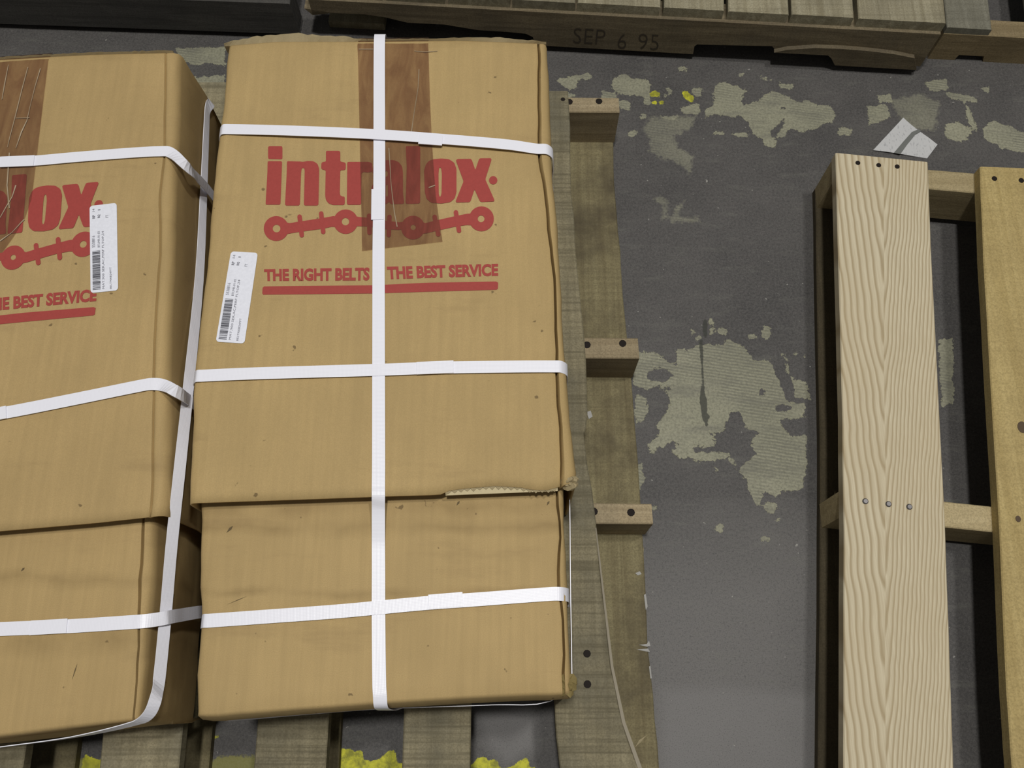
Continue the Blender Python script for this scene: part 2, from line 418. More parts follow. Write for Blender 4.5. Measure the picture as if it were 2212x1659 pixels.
def make_floor():
    def ax(lo, a, b, hi, step):
        return np.concatenate([np.linspace(lo, a, 9)[:-1], np.arange(a, b, step), np.linspace(b, hi, 9)])
    xs = ax(-2.2, -0.96, 0.96, 2.2, 0.0045); ys = ax(-0.9, -0.12, 1.22, 2.6, 0.0045)
    X, Y = np.meshgrid(xs, ys)
    def world(poly): return [tuple(P(a, b, 0.0)[:2]) for a, b in poly]
    def field(polys, soft):
        f = np.full(X.shape, -1.0)
        for p in polys:
            w = world(p); q = np.array(w); m = 0.05
            sel = (X > q[:, 0].min()-m) & (X < q[:, 0].max()+m) & (Y > q[:, 1].min()-m) & (Y < q[:, 1].max()+m)
            if sel.any():
                v = signed_inside(X[sel], Y[sel], w)/soft
                f[sel] = np.maximum(f[sel], v)
        return f
    S = 0.009
    bare = field(BARE, S); semi = field(SEMI, S*1.6)*1.0
    bare = np.minimum(bare, -field(PAINT, S)); crack = field(CRACK, 0.008)
    yel = field(YEL, S); yb = field(YBAND, S); yfaint = field(YFAINT, S*1.5); worn = field(WORN, 0.03)
    yel = np.maximum(yel, yb)
    layers = {'bare': bare, 'semi': semi, 'crack': crack, 'yellow': yel, 'worn': worn, 'yellow_faint': yfaint, 'scuffed': field(SCUFFED, 0.09)}
    ny, nx = X.shape
    verts = np.stack([X.ravel(), Y.ravel(), np.zeros(X.size)], 1)
    i = np.arange(nx*ny).reshape(ny, nx)
    faces = np.stack([i[:-1, :-1].ravel(), i[:-1, 1:].ravel(), i[1:, 1:].ravel(), i[1:, :-1].ravel()], 1)
    me = bpy.data.meshes.new('floor')
    me.vertices.add(len(verts)); me.vertices.foreach_set('co', verts.astype('f').ravel())
    me.loops.add(faces.size); me.loops.foreach_set('vertex_index', faces.astype('i').ravel())
    me.polygons.add(len(faces)); me.polygons.foreach_set('loop_start', (np.arange(len(faces))*4).astype('i'))
    me.update(calc_edges=True); me.validate()
    for k, f in layers.items():
        a = me.attributes.new(k, 'FLOAT', 'POINT')
        a.data.foreach_set('value', np.clip(f*0.5+0.5, 0, 1).astype('f').ravel())
    g = G('worn_painted_concrete'); o = g.co()
    edge = g.math('ADD', g.math('MULTIPLY', g.noise(o, 70, 6, 0.72), 0.72), g.math('MULTIPLY', g.noise(o, 190, 3, 0.6), 0.28)); mott = g.noise(o, 6, 7, 0.68); fine = g.noise(o, 260, 4, 0.7); speck = g.noise(o, 120, 2, 0.5)
    scr = g.noise(g.map(o, scale=(14, 60, 1), rot=(0, 0, 0.2)), 1.0, 4, 0.7)
    def edgemask(name, amt, lo=0.47, hi=0.53):
        v = g.math('ADD', g.attr(name), g.math('MULTIPLY', g.math('SUBTRACT', edge, 0.5), amt))
        return g.ramp(v, [(lo, 0.0), (hi, 1.0)])
    paint = g.mix(g.ramp(mott, [(0.3, 0.0), (0.7, 1.0)]), (0.046, 0.0435, 0.0425), (0.092, 0.086, 0.081))
    paint = g.mix(g.math('MULTIPLY', g.attr('scuffed'), 0.75), paint, (0.165, 0.157, 0.150))
    paint = g.mix(g.ramp(fine, [(0.40, 0.0), (0.75, 0.55)]), paint, (0.15, 0.142, 0.135))
    grain = g.noise(o, 620, 2, 0.7)
    paint = g.mix(g.ramp(fine, [(0.25, 0.6), (0.48, 0.0)]), paint, (0.045, 0.044, 0.044))
    paint = g.mix(g.ramp(scr, [(0.55, 0.0), (0.75, 0.40)]), paint, (0.16, 0.158, 0.135))
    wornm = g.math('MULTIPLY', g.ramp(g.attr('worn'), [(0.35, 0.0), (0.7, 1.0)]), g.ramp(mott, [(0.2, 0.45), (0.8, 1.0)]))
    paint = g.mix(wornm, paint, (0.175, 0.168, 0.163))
    paint = g.mix(g.ramp(grain, [(0.54, 0.0), (0.74, 0.34)]), paint, (0.20, 0.19, 0.182))
    paint = g.mix(g.ramp(grain, [(0.28, 0.6), (0.46, 0.0)]), paint, (0.035, 0.034, 0.033))
    spk = g.ramp(speck, [(0.735, 0.0), (0.765, 0.8)])
    paint = g.mix(spk, paint, (0.33, 0.32, 0.29))
    rake = g.n('ShaderNodeTexWave', wave_type='BANDS', bands_direction='Y')
    g.put(rake.inputs['Vector'], g.map(o, rot=(0, 0, 0.16)))
    rake.inputs['Scale'].default_value = 62; rake.inputs['Distortion'].default_value = 1.6; rake.inputs['Detail'].default_value = 2; rake.inputs['Detail Scale'].default_value = 0.6
    con = g.mix(g.ramp(mott, [(0.3, 0.0), (0.7, 1.0)]), (0.255, 0.25, 0.178), (0.335, 0.325, 0.235))
    con = g.mix(g.ramp(fine, [(0.3, 0.65), (0.58, 0.0)]), con, (0.10, 0.097, 0.07))
    con = g.mix(g.ramp(g.noise(g.map(o, scale=(9, 40, 1), rot=(0, 0, 0.5)), 1.0, 5, 0.7), [(0.5, 0.0), (0.68, 0.5)]), con, (0.12, 0.115, 0.10))
    rk = g.math('MULTIPLY', rake.outputs['Fac'], g.ramp(g.noise(o, 9, 2), [(0.42, 0.0), (0.58, 0.55)]))
    con = g.mix(rk, con, (0.12, 0.118, 0.095))
    bm_ = edgemask('bare', 1.7, 0.48, 0.52)
    sm_ = g.math('MULTIPLY', edgemask('semi', 1.5, 0.42, 0.62), 0.55)
    rim = g.math('SUBTRACT', edgemask('bare', 1.9, 0.44, 0.46), edgemask('bare', 1.9, 0.52, 0.56))
    c = g.mix(sm_, paint, con); c = g.mix(bm_, c, con)
    c = g.mix(g.math('MULTIPLY', g.math('MULTIPLY', rim, bm_), 0.5), c, (0.36, 0.35, 0.22))
    ym = edgemask('yellow', 0.8)
    c = g.mix(ym, c, g.mix(g.ramp(g.noise(o, 55, 4, 0.7), [(0.38, 0.0), (0.58, 1.0)]), (0.24, 0.235, 0.025), (0.56, 0.54, 0.035)))
    yf = g.math('MULTIPLY', edgemask('yellow_faint', 1.3, 0.46, 0.6), 0.42)
    c = g.mix(yf, c, (0.34, 0.32, 0.03))
    c = g.mix(g.math('MULTIPLY', edgemask('crack', 0.5), 0.85), c, (0.035, 0.036, 0.028))
    h = g.math('SUBTRACT', g.math('MULTIPLY', fine, 0.25), bm_)
    b = g.bump(h, 0.5, 0.0012); b = g.bump(g.math('MULTIPLY', rk, bm_), 0.4, 0.001, b)
    me.materials.append(g.fin(c, 0.62, b, 0.3))
    ob = bpy.data.objects.new('floor', me); COL.objects.link(ob)
    ob['kind'] = 'structure'; ob['label'] = 'dark grey painted concrete floor with flaked bare patches and yellow paint'
    return ob
make_floor()

# ------------------------------------------------------------------ shared materials
M_NAIL = plain('rusty_nail', (0.018, 0.014, 0.012), 0.7, 0.1)
M_NAIL_NEW = G('bright_nail').fin((0.20, 0.19, 0.19), 0.45); M_NAIL_NEW.node_tree.nodes['Principled BSDF'].inputs['Metallic'].default_value = 0.9
W_A_Y = wood('weathered_plank_lengthwise', 'Y', (0.315, 0.275, 0.175), (0.20, 0.172, 0.105), (0.105, 0.10, 0.078), 0.75, 0.60)
W_A_X = wood('weathered_runner', 'X', (0.40, 0.325, 0.205), (0.27, 0.21, 0.125), (0.13, 0.11, 0.075), 0.45, 0.15)
W_A_B = wood('stained_bottom_plank', 'Y', (0.255, 0.22, 0.120), (0.165, 0.135, 0.072), (0.065, 0.052, 0.034), 0.95, 0.22, 2.0)
W_B_X = wood('fresh_runner', 'X', (0.46, 0.375, 0.215), (0.34, 0.27, 0.145), (0.27, 0.21, 0.12), 0.25, 0.1)
W_B_Y = wood('yellow_fresh_plank', 'Y', (0.475, 0.37, 0.165), (0.36, 0.27, 0.11), (0.27, 0.195, 0.085), 0.35, 0.12)
W_B_B = wood('shaded_bottom_plank', 'Y', (0.10, 0.08, 0.048), (0.065, 0.052, 0.03), (0.04, 0.033, 0.02), 0.5, 0.15)  # wood colour darkened to carry the shade under the deck
W_C_Y = wood('old_grey_plank', 'Y', (0.38, 0.345, 0.24), (0.235, 0.205, 0.13), (0.10, 0.092, 0.07), 0.45, 0.3)
W_C_X = wood('dark_old_runner', 'X', (0.22, 0.178, 0.11), (0.125, 0.098, 0.06), (0.08, 0.07, 0.052), 0.5, 0.12)
W_D_Y = wood('silvery_plank', 'Y', (0.235, 0.225, 0.175), (0.16, 0.15, 0.112), (0.11, 0.107, 0.085), 0.4, 0.25)
W_D_X = wood('tan_runner', 'X', (0.31, 0.24, 0.135), (0.18, 0.135, 0.07), (0.12, 0.095, 0.055), 0.4, 0.1)
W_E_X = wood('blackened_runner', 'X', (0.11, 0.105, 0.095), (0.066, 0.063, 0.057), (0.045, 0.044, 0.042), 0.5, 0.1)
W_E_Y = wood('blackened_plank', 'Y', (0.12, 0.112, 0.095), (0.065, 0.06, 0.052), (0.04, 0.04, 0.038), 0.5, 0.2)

# ------------------------------------------------------------------ pallet under the boxes
ZD, ZS, ZB = 0.121, 0.101, 0.016
pa = thing('wooden_pallet', 'old grey-brown wooden pallet carrying the two strapped boxes', 'pallet', (-0.4, 0.4, 0))
def xline(px, y, z=ZD): return P(px, y, z)
# runners (their ends stick out past the right-hand plank)
for kk, (yt0, yt1, xe) in enumerate((((0.936, 0.931), (0.908, 0.902), 0.1738), ((0.515, 0.510), (0.482, 0.478), 0.1865), ((0.268, 0.263), (0.239, 0.234), 0.1945), ((-0.185, -0.19), (-0.215, -0.22), 0.20))):
    board('stringer', [(-0.985, yt1[0]+0.010), (xe, yt1[1])], [(-0.985, yt0[0]+0.010), (xe-0.001, yt0[1])], ZB, ZS, W_A_X, pa, seg=9)
YN_A, YS_A = 0.945, -0.24
def col_x(pairs, z):     # straight plank edge through two pixels on plane z, from south to north end
    a, b = P(*pairs[0], z), P(*pairs[1], z); s = (b.x-a.x)/(b.y-a.y)
    return [(a.x+s*(YS_A-a.y), YS_A), (a.x+s*(YN_A-a.y), YN_A)]
decks = []
def deck(name, L, Rr, z0, z1, mat, parent, **k): return board(name, L, Rr, z0, z1, mat, parent, **k)
dk = [deck('deck_board', [(-1.0, YS_A), (-0.985, YN_A)], [(-0.89, YS_A), (-0.875, YN_A)], ZS, ZD, W_A_Y, pa)]
r1 = [(-0.6095, YS_A), (-0.62, YN_A)]
dk.append(deck('deck_board', [(x-0.10, y) for x, y in r1], r1, ZS, ZD, W_A_Y, pa))
L2, R2 = col_x([(227, 1655), (236, 1590)], ZD), col_x([(378, 1655), (386, 1550)], ZD)
L2 = [(L2[0][0], YS_A), (R2[1][0]-0.097, YN_A)]
dk.append(deck('deck_board', L2, [R2[0], (R2[0][0]-0.012, YN_A)], ZS, ZD, W_A_Y, pa))
dk.append(deck('deck_board', [(-0.3225, YS_A), (-0.325, YN_A)], [(-0.2325, YS_A), (-0.236, YN_A)], ZS, ZD, W_A_Y, pa))
dk.append(deck('deck_board', [(-0.137, YS_A), (-0.142, YN_A)], [(-0.0515, YS_A), (-0.054, YN_A)], ZS, ZD, W_A_Y, pa))
edge5 = [(1400,1720),(1380,1659),(1345,1560),(1320,1440),(1300,1270),(1285,1120),(1262,940),(1268,900),(1262,720),(1245,540),(1235,420),(1228,197)]
e5 = [P(a, b, ZD) for a, b in edge5]; e5[0].y = YS_A; e5[0].x = 0.185
w5 = [P(1203, 1640, ZD)]*1
def west5(y): return 0.0575 + (y+0.05)*(-0.060)
dk.append(board('deck_board', [(west5(p.y), p.y) for p in e5], [(p.x, p.y) for p in e5], ZS, ZD, W_A_Y, pa, jit=0.0012, label='long plank with a wavy split edge'))
wh = G('splintered_edge').fin((0.30, 0.265, 0.20), 0.8)
for (px, py) in ((1268, 1412), (1269, 1478)):
    p = P(px, py, ZD); nail((p.x, p.y, ZD), dk[-1], M_NAIL, 0.005, 0.0006)
for (px, py) in ((1216, 215),):
    p = P(px, py, ZD); nail((p.x, p.y, ZD), dk[-1], M_NAIL, 0.005, 0.0006)
sp_ = [P(a, b, ZD) for a, b in ((1382,1659),(1347,1560),(1322,1440),(1302,1270),(1287,1140))]
vs, fs = [], []
for k, p in enumerate(sp_):
    w_ = 0.0042 - 0.0007*k
    vs += [(p.x-w_*0.6, p.y, ZD+0.0006), (p.x+w_*0.7, p.y, ZD-0.0012), (p.x+w_*0.5, p.y, ZD-0.010), (p.x-w_, p.y, ZD-0.010)]
for k in range(len(sp_)-1):
    for i in range(4): fs.append((k*4+i, k*4+(i+1)%4, k*4+4+(i+1)%4, k*4+4+i))
obj('split_edge', vs, fs, wh, dk[-1], label='pale freshly split edge')
# bottom boards directly below
def bb(L, Rr): return board('bottom_board', L, Rr, 0.0, ZB, W_A_B, pa)
bb([(-0.99, YS_A), (-0.985, YN_A)], [(-0.89, YS_A), (-0.885, YN_A)])
bb([(-0.700, YS_A), (-0.71, YN_A)], [(-0.592, YS_A), (-0.60, YN_A)])
bb([(-0.510, YS_A), (-0.52, YN_A)], [(-0.4105, YS_A), (-0.415, YN_A)])
bb([(-0.32, YS_A), (-0.325, YN_A)], [(-0.2335, YS_A), (-0.24, YN_A)])
rb = [P(a, b, ZB) for a, b in ((1425,1659),(1410,1500),(1400,1400),(1385,1090),(1365,820),(1345,640),(1340,540),(1335,500),(1328,420),(1325,330))]
rb = [Vector((0.205, YS_A, 0))] + rb + [Vector((0.172, 0.93, 0))]
rbb = board('bottom_board', [(0.085-0.02*p.y, p.y) for p in rb], [(p.x, p.y) for p in rb], 0.0, ZB, W_A_B, pa, jit=0.0008)
M_SMEAR = plain('white_paint_smear', (0.36, 0.35, 0.33), 0.8)
for blob in (((1380,1393),(1397,1391),(1402,1384),(1405,1395),(1398,1397)), ((1376,1403),(1400,1401),(1404,1408),(1394,1407)), ((1391,1285),(1395,1283),(1399,1310),(1395,1318)), ((1267,890),(1276,887),(1280,900),(1272,905)), ((1372,1238),(1382,1234),(1386,1240),(1378,1243)), ((1402,1440),(1405,1438),(1408,1465),(1405,1466))):
    pp_ = [P(a, b, ZB+0.0014) for a, b in blob]; obj('paint_smear', pp_, [tuple(range(len(pp_)))], M_SMEAR, rbb)
strg = [c for c in pa.children if c.name.startswith('stringer')]
for st, pts in ((strg[0], ((1230, 220), (1294, 219))), (strg[1], ((1268, 745), (1345, 742))), (strg[2], ((1283, 1105), (1363, 1107)))):
    for px, py in pts:
        p = P(px, py, ZS); nail((p.x, p.y, ZS), st, M_NAIL, 0.0055, 0.0008)

# ------------------------------------------------------------------ fresh pallet on the right
pb = thing('wooden_pallet', 'fresh pale pine pallet at the right, wide boards with V-shaped grain', 'pallet', (0.6, 0.4, 0))
l1 = [P(a, b, ZD) for a, b in ((1822,1659),(1823,1150),(1820,900),(1812,600),(1805,330))]
q1 = [P(a, b, ZD) for a, b in ((2060,1659),(2050,1350),(2040,1080),(2012,550),(2005,350))]
def ext(L, y):
    d = L[0]-L[1]; t = (y-L[0].y)/d.y; return [L[0]+d*t] + L
l1e, q1e = ext(l1, -0.30), ext(q1, -0.30)
n0, s0 = P(1908, 400, ZD), P(1915, 1400, ZD)
BOARD1 = [0, 0]
bslope = (n0.x-s0.x)/(n0.y-s0.y)
BOARD1[1] = bslope; BOARD1[0] = (s0.x-0.6) - bslope*(s0.y-0.4)
d1 = board('deck_board', l1e, q1e, ZS, ZD, cathedral_wood(), pb, jit=0.0003, label='pale pine plank with pointed arch grain')
l2 = [P(a, b, ZD) for a, b in ((2187,1659),(2175,1500),(2160,1150),(2145,900),(2125,560),(2117,360))]
l2e = ext(l2, -0.30)
d2 = board('deck_board', l2e, [(p.x+0.145, p.y-0.006) for p in l2e], ZS, ZD, W_B_Y, pb, jit=0.0003, label='yellower plank with knots')
for k in range(2):
    off = 0.245+k*0.20
    board('deck_board', [(p.x+off, p.y-0.012*(k+1)) for p in l2e], [(p.x+off+0.13, p.y-0.012*(k+1)-0.006) for p in l2e], ZS, ZD, W_B_Y, pb, jit=0.0003)
def wx(y, z=ZD):     # west edge of first board at y
    return lerp_table(sorted([(p.y, p.x) for p in l1e]), y)
for yn in (0.800, 0.268, -0.262):
    a = -0.10
    x0 = wx(yn)+0.001; x1 = 1.32
    board('stringer', [(x0, yn-0.036+0.012), (x1, yn-0.036+a*(x1-x0)+0.012)], [(x0, yn+0.012), (x1, yn+a*(x1-x0)+0.012)], ZB, ZS, W_B_X, pb, seg=8)
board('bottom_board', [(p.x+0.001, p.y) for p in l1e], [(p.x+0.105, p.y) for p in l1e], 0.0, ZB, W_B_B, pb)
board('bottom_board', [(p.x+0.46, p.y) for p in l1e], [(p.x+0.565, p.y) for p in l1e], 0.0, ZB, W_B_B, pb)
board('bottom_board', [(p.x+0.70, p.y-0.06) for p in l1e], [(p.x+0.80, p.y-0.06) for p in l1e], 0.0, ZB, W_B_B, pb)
for px, py in ((1853,352),(1898,357),(1938,360)):
    p = P(px, py, ZD); nail((p.x, p.y, ZD), d1, M_NAIL)
for px, py in ((1869,1083),(1919,1089),(1964,1095)):
    p = P(px, py, ZD); nail((p.x, p.y, ZD), d1, M_NAIL_NEW, 0.0042, 0.0022)
for px, py in ((2148,386),(2206,390)):
    p = P(px, py, ZD); nail((p.x, p.y, ZD), d2, M_NAIL, 0.0042)
M_KNOT = plain('dark_knot', (0.09, 0.06, 0.035), 0.7)
for px, py, r in ((2208, 923, 0.0085), (2199, 1121, 0.0045)):
    p = P(px, py, ZD); n = 14
    vs = [(p.x+r*0.8*math.cos(2*math.pi*i/n), p.y+r*math.sin(2*math.pi*i/n), ZD+0.0008) for i in range(n)]
    obj('knot', vs, [tuple(range(n))], M_KNOT, d2)

# ------------------------------------------------------------------ old pallet along the top
UC = Vector((0.530, -0.036, 0)).normalized(); VC = Vector((-UC.y, UC.x, 0))
pc = thing('wooden_pallet', 'dark weathered pallet at the top stamped SEP 6 95 with closely laid planks', 'pallet', (0.0, 1.5, 0))
OC = P(2046, 50, 0.12); OC.z = 0              # south-east corner of its deck
def sC(x, z=0.12): return (x - OC.x)/UC.x     # run along the front from the corner (negative to the west)
def boardC(name, s0, s1, v0, v1, z0, z1, mat, parent, **k):
    A = [OC+UC*s0+VC*v0, OC+UC*s0+VC*v1]; B = [OC+UC*s1+VC*v0, OC+UC*s1+VC*v1]
    return board(name, A, B, z0, z1, mat, parent, **k)
cuts = [0.718, 0.569, 0.4625, 0.3575, 0.251, 0.1090, 0.0, -0.1075, -0.215, -0.325]
for k in range(len(cuts)-1):
    s1, s0 = sC(cuts[k])-(0.0 if k == 0 else 0.0045), sC(cuts[k+1])+(0.0045 if k == 0 else 0.001)
    boardC('deck_board', s0, s1, 0.0, 1.0, 0.100, 0.12, W_C_Y, pc, jit=0.0012)
def front(px, py):    # pixel on the runner's front face -> (run, height)
    o = OC - VC*0.006; r = ray(px, py); t = ((o - Vector((0, 0, HC))).dot(VC))/r.dot(VC)
    q = Vector((0, 0, HC)) + r*t
    return ((q-o).dot(UC), q.z)
pr = [(sC(-0.345), 0.1)] + [(sC(0.716), 0.1), (sC(0.716), 0.018)]
lower = [(1905,150),(1797,142),(1795,118),(1792,112),(1675,108),(1668,100),(1506,96),(1500,100),(1494,128),(1490,130)]
lo = [front(*q) for q in lower]
lo2 = [front(*q) for q in ((1156,104),(1151,80),(1136,73),(1097,69),(1032,65),(960,53),(880,49),(830,37),(787,31),(720,28),(657,18))]
prof = pr[:1] + [(sC(-0.345), 0.062)] + list(reversed(lo2)) + list(reversed(lo)) + [pr[2], pr[1]]
prof = [(s, min(max(z, 0.0165), 0.1)) for s, z in prof]
# clean bottom edge heights between the notches
fixed = []
for s, z in prof: fixed.append((s, z))
cst = prism_y('stringer', fixed, 0.038, W_C_X, pc, UC, VC, OC - VC*0.006)
# loose split sliver along the lower edge of the runner at the right notch
sl = [front(*q) for q in ((1672,106),(1700,100),(1760,96),(1820,98),(1880,103),(1930,109),(1975,118),(1975,150),(1798,144),(1795,118),(1788,112))]
sl = [(s, max(z, 0.017)) for s, z in sl]
prism_y('split_sliver', sl, 0.008, W_C_X, pc, UC, VC, OC - VC*0.0135)
for v in (0.48, 0.95):
    boardC('stringer', sC(-0.34), sC(0.716), v, v+0.038, 0.016, 0.10, W_C_X, pc)
for x0 in (-0.33, 0.10, 0.59):
    boardC('bottom_board', sC(x0), sC(x0+0.10), 0.022, 0.99, 0.0, 0.0165, W_C_Y, pc)
# stamped date
M_STAMP = plain('stamped_ink', (0.050, 0.040, 0.028), 0.9)
def stamp(txt, q):
    v, f = text_flat(txt, -0.018)
    o = OC - VC*0.0066
    qs = [front(*a) for a in q]
    vs = []
    for uv in v:
        w = in_quad(uv, [(s, z, 0) for s, z in qs]); p = o + UC*w.x
        vs.append((p.x, p.y, w.y))
    return vs, f
allv, allf = [], []
for txt, q in (('SEP', ((1238,92),(1305,96),(1309,64),(1240,60))), ('6', ((1333,104),(1352,105),(1354,73),(1337,72))), ('95', ((1378,105),(1422,108),(1424,75),(1380,72)))):
    v, f = stamp(txt, q); obj('stamped_date', v, f, M_STAMP, cst, label='faint stamped date, ' + txt)

# ------------------------------------------------------------------ low pallet at the top right corner
pd = thing('wooden_pallet', 'low tan pallet in the top right corner with one silvery plank', 'pallet', (0.95, 1.4, 0))
OD = P(2143, 64, 0.080); OD.z = 0
def boardD(name, s0, s1, v0, v1, z0, z1, mat, **k):
    A = [OD+UC*s0+VC*v0, OD+UC*s0+VC*v1]; B = [OD+UC*s1+VC*v0, OD+UC*s1+VC*v1]
    return board(name, A, B, z0, z1, mat, pd, **k)
boardD('deck_board', -0.075, 0.0, 0.0, 0.9, 0.065, 0.080, W_D_Y)
boardD('deck_board', 0.0675, 0.165, 0.0, 0.9, 0.065, 0.080, W_D_Y)
boardD('deck_board', 0.23, 0.33, 0.0, 0.9, 0.065, 0.080, W_D_Y)
oD = OD - VC*0.001
profD = [(-0.075, 0.065), (-0.075, 0.0), (-0.028, 0.0), (-0.026, 0.014), (0.018, 0.014), (0.022, 0.0), (0.33, 0.0), (0.33, 0.065)]
prism_y('stringer', profD, 0.034, W_D_X, pd, UC, VC, oD)
for v in (0.45, 0.86): boardD('stringer', -0.075, 0.33, v, v+0.034, 0.0, 0.065, W_D_X)

# ------------------------------------------------------------------ blackened pallet at the top left
pe = thing('wooden_pallet', 'blackened pallet at the top left, partly hidden behind the left box', 'pallet', (-0.7, 1.5, 0))
OE = P(620, 8, 0.09); OE.z = 0
UE = (P(620, 8, 0.09) - P(390, 0, 0.09)).normalized(); UE.z = 0; UE.normalize(); VE = Vector((-UE.y, UE.x, 0))
def boardE(name, s0, s1, v0, v1, z0, z1, mat, **k):
    A = [OE+UE*s0+VE*v0, OE+UE*s0+VE*v1]; B = [OE+UE*s1+VE*v0, OE+UE*s1+VE*v1]
    return board(name, A, B, z0, z1, mat, pe, **k)
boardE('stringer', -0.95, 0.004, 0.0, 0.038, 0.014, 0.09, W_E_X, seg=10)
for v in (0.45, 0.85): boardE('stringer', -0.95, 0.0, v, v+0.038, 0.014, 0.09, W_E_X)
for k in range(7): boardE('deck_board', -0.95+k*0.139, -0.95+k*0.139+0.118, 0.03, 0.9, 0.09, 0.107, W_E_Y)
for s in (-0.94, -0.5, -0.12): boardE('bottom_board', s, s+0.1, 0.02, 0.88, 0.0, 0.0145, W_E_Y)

# ------------------------------------------------------------------ boxes
ZT, ZBOX = 0.325, ZD
ZTB = ZT - 0.0240
M_PRINT = plain('brick_red_ink', (0.335, 0.053, 0.044), 0.7)
M_LABEL = plain('white_label_paper', (0.74, 0.75, 0.82), 0.5)
M_INK = plain('black_label_ink', (0.06, 0.06, 0.075), 0.6)
M_INK2 = plain('grey_label_ink', (0.20, 0.20, 0.23), 0.6)
M_CARD_R = cardboard('cardboard_right', seed=0.0)
M_CARD_RB = cardboard('cardboard_right_tray', (0.458, 0.325, 0.146), seed=5.0, bands=((-0.20, 0.010), (-0.225, 0.006), (-0.30, 0.004)))
M_CARD_L = cardboard('cardboard_left', (0.452, 0.318, 0.142), seed=11.0)
M_CARD_LB = cardboard('cardboard_left_tray', (0.448, 0.315, 0.140), seed=17.0, bands=((-0.265, 0.006), (-0.33, 0.012)))
M_TORN = cardboard('torn_cardboard', (0.36, 0.29, 0.165), seed=3.0)
M_LINER = plain('pale_inner_liner', (0.52, 0.44, 0.27), 0.8)
def strap_mat():
    g = G('white_woven_strap'); uv = g.co('UV')
    ck = g.n('ShaderNodeTexVoronoi'); g.put(ck.inputs['Vector'], g.map(uv, scale=(1, 1, 1))); ck.inputs['Scale'].default_value = 620; ck.inputs['Randomness'].default_value = 0.0
    b = g.bump(ck.outputs['Distance'], 0.28, 0.0005)
    return g.fin((0.80, 0.80, 0.87), 0.34, b, 0.45)
M_STRAP = strap_mat()
def tape_mat():
    g = G('brown_clear_tape'); o = g.co()
    tr = g.n('ShaderNodeBsdfTransparent'); gl = g.n('ShaderNodeBsdfGlossy'); df = g.n('ShaderNodeBsdfDiffuse')
    wr = g.noise(g.map(o, scale=(60, 14, 20), rot=(0, 0, -0.12)), 1.0, 3, 0.6, 1.2)
    tint = g.mix(g.ramp(wr, [(0.35, 0.0), (0.7, 1.0)]), (0.70, 0.59, 0.55), (0.87, 0.79, 0.74)); g.t.links.new(tint, tr.inputs[0])
    df.inputs[0].default_value = (0.25, 0.155, 0.105, 1); gl.inputs['Roughness'].default_value = 0.16
    bb_ = g.bump(wr, 0.6, 0.003); g.t.links.new(bb_, gl.inputs['Normal'])
    m1 = g.n('ShaderNodeMixShader'); m1.inputs[0].default_value = 0.16
    g.t.links.new(tr.outputs[0], m1.inputs[1]); g.t.links.new(df.outputs[0], m1.inputs[2])
    m2 = g.n('ShaderNodeMixShader'); m2.inputs[0].default_value = 0.035
    g.t.links.new(m1.outputs[0], m2.inputs[1]); g.t.links.new(gl.outputs[0], m2.inputs[2])
    g.t.links.new(m2.outputs[0], g.out.inputs['Surface'])
    return g.m
M_TAPE = tape_mat()
M_TAPEW = plain('whitened_tape_crease', (0.42, 0.33, 0.22), 0.35, 0.5)

bR = thing('cardboard_box', 'right strapped cardboard box with the whole red logo and four crossing white straps', 'box', (-0.15, 0.42, ZD))
bL = thing('cardboard_box', 'left strapped cardboard box cut by the picture edge, label over its red logo', 'box', (-0.65, 0.40, ZD))

def fx(tab): return lambda y: lerp_table(tab, y)
def wob(tab, amp, ph):      # hand-worn edges are never dead straight
    return lambda y: lerp_table(tab, y) + amp*(math.sin(23*y+ph)+0.6*math.sin(57*y+2*ph)+0.4*math.sin(131*y+3*ph))
# right lid
Rw = xtab([(487,110),(481,200),(470,300),(462,350),(450,470),(440,600),(425,720),(414,830),(408,1000),(404,1085)], ZT)
Rc = xtab([(1162,98),(1163,250),(1166,335),(1178,420),(1190,560),(1200,650),(1205,850),(1212,1040)], ZT)
Re = xtab([(1183,98),(1187,200),(1193,350),(1205,480),(1215,700),(1228,850),(1240,1000),(1245,1045)], ZT)
torn = ytab([(404,1087),(640,1079),(830,1072),(930,1069),(962,1067),(966,1060),(1000,1055),(1070,1049),(1130,1053),(1150,1058),(1190,1058),(1215,1048),(1245,1040)], ZT)
Rn = ytab([(487,101),(600,92),(760,92),(1000,90),(1183,97)], ZT)
lidR = channel('lid', wob(Rw, .0007, 1), wob(Rc, .0009, 2), wob(Re, .0006, 3), fx(torn), fx(Rn), ZT, ZBOX+0.004, M_CARD_R, bR, None,
               [(0.003, -0.002), (0.005, -0.008), (0.005, -0.10), (0.005, -0.21)], ny=44, groove=0.013, bulge=0.0, thick=0.0030, nx=40)
# right tray
RBw = xtab([(430,1060),(430,1090),(428,1250),(432,1330),(425,1450),(425,1537)], ZTB)
RBw = [(y, x+0.0) for y, x in RBw] + [(0.84, -0.380)]
RBc = xtab([(1206,1075),(1208,1180),(1203,1250),(1210,1330),(1217,1400),(1222,1490)], ZTB) + [(0.84, 0.02)]
RBe = xtab([(1221,1075),(1222,1180),(1226,1290),(1228,1400),(1234,1490)], ZTB) + [(0.84, 0.038)]
RBs = ytab([(425,1537),(455,1541),(500,1536),(620,1527),(740,1518),(820,1512),(1000,1501),(1150,1494),(1190,1494),(1234,1490)], ZTB)
channel('tray', wob(RBw, .0010, 4), wob(RBc, .0016, 5), wob(RBe, .0009, 6), fx(RBs), lambda x: 0.835, ZTB, ZBOX, M_CARD_RB, bR,
        [(0.0025, -0.0015), (0.0045, -0.006), (0.009, -0.03), (0.008, -0.09), (0.007, -0.15), (0.004, -0.21)], [(0.001, -0.21)], ny=44, groove=0.010, bulge=0.001, nx=30)
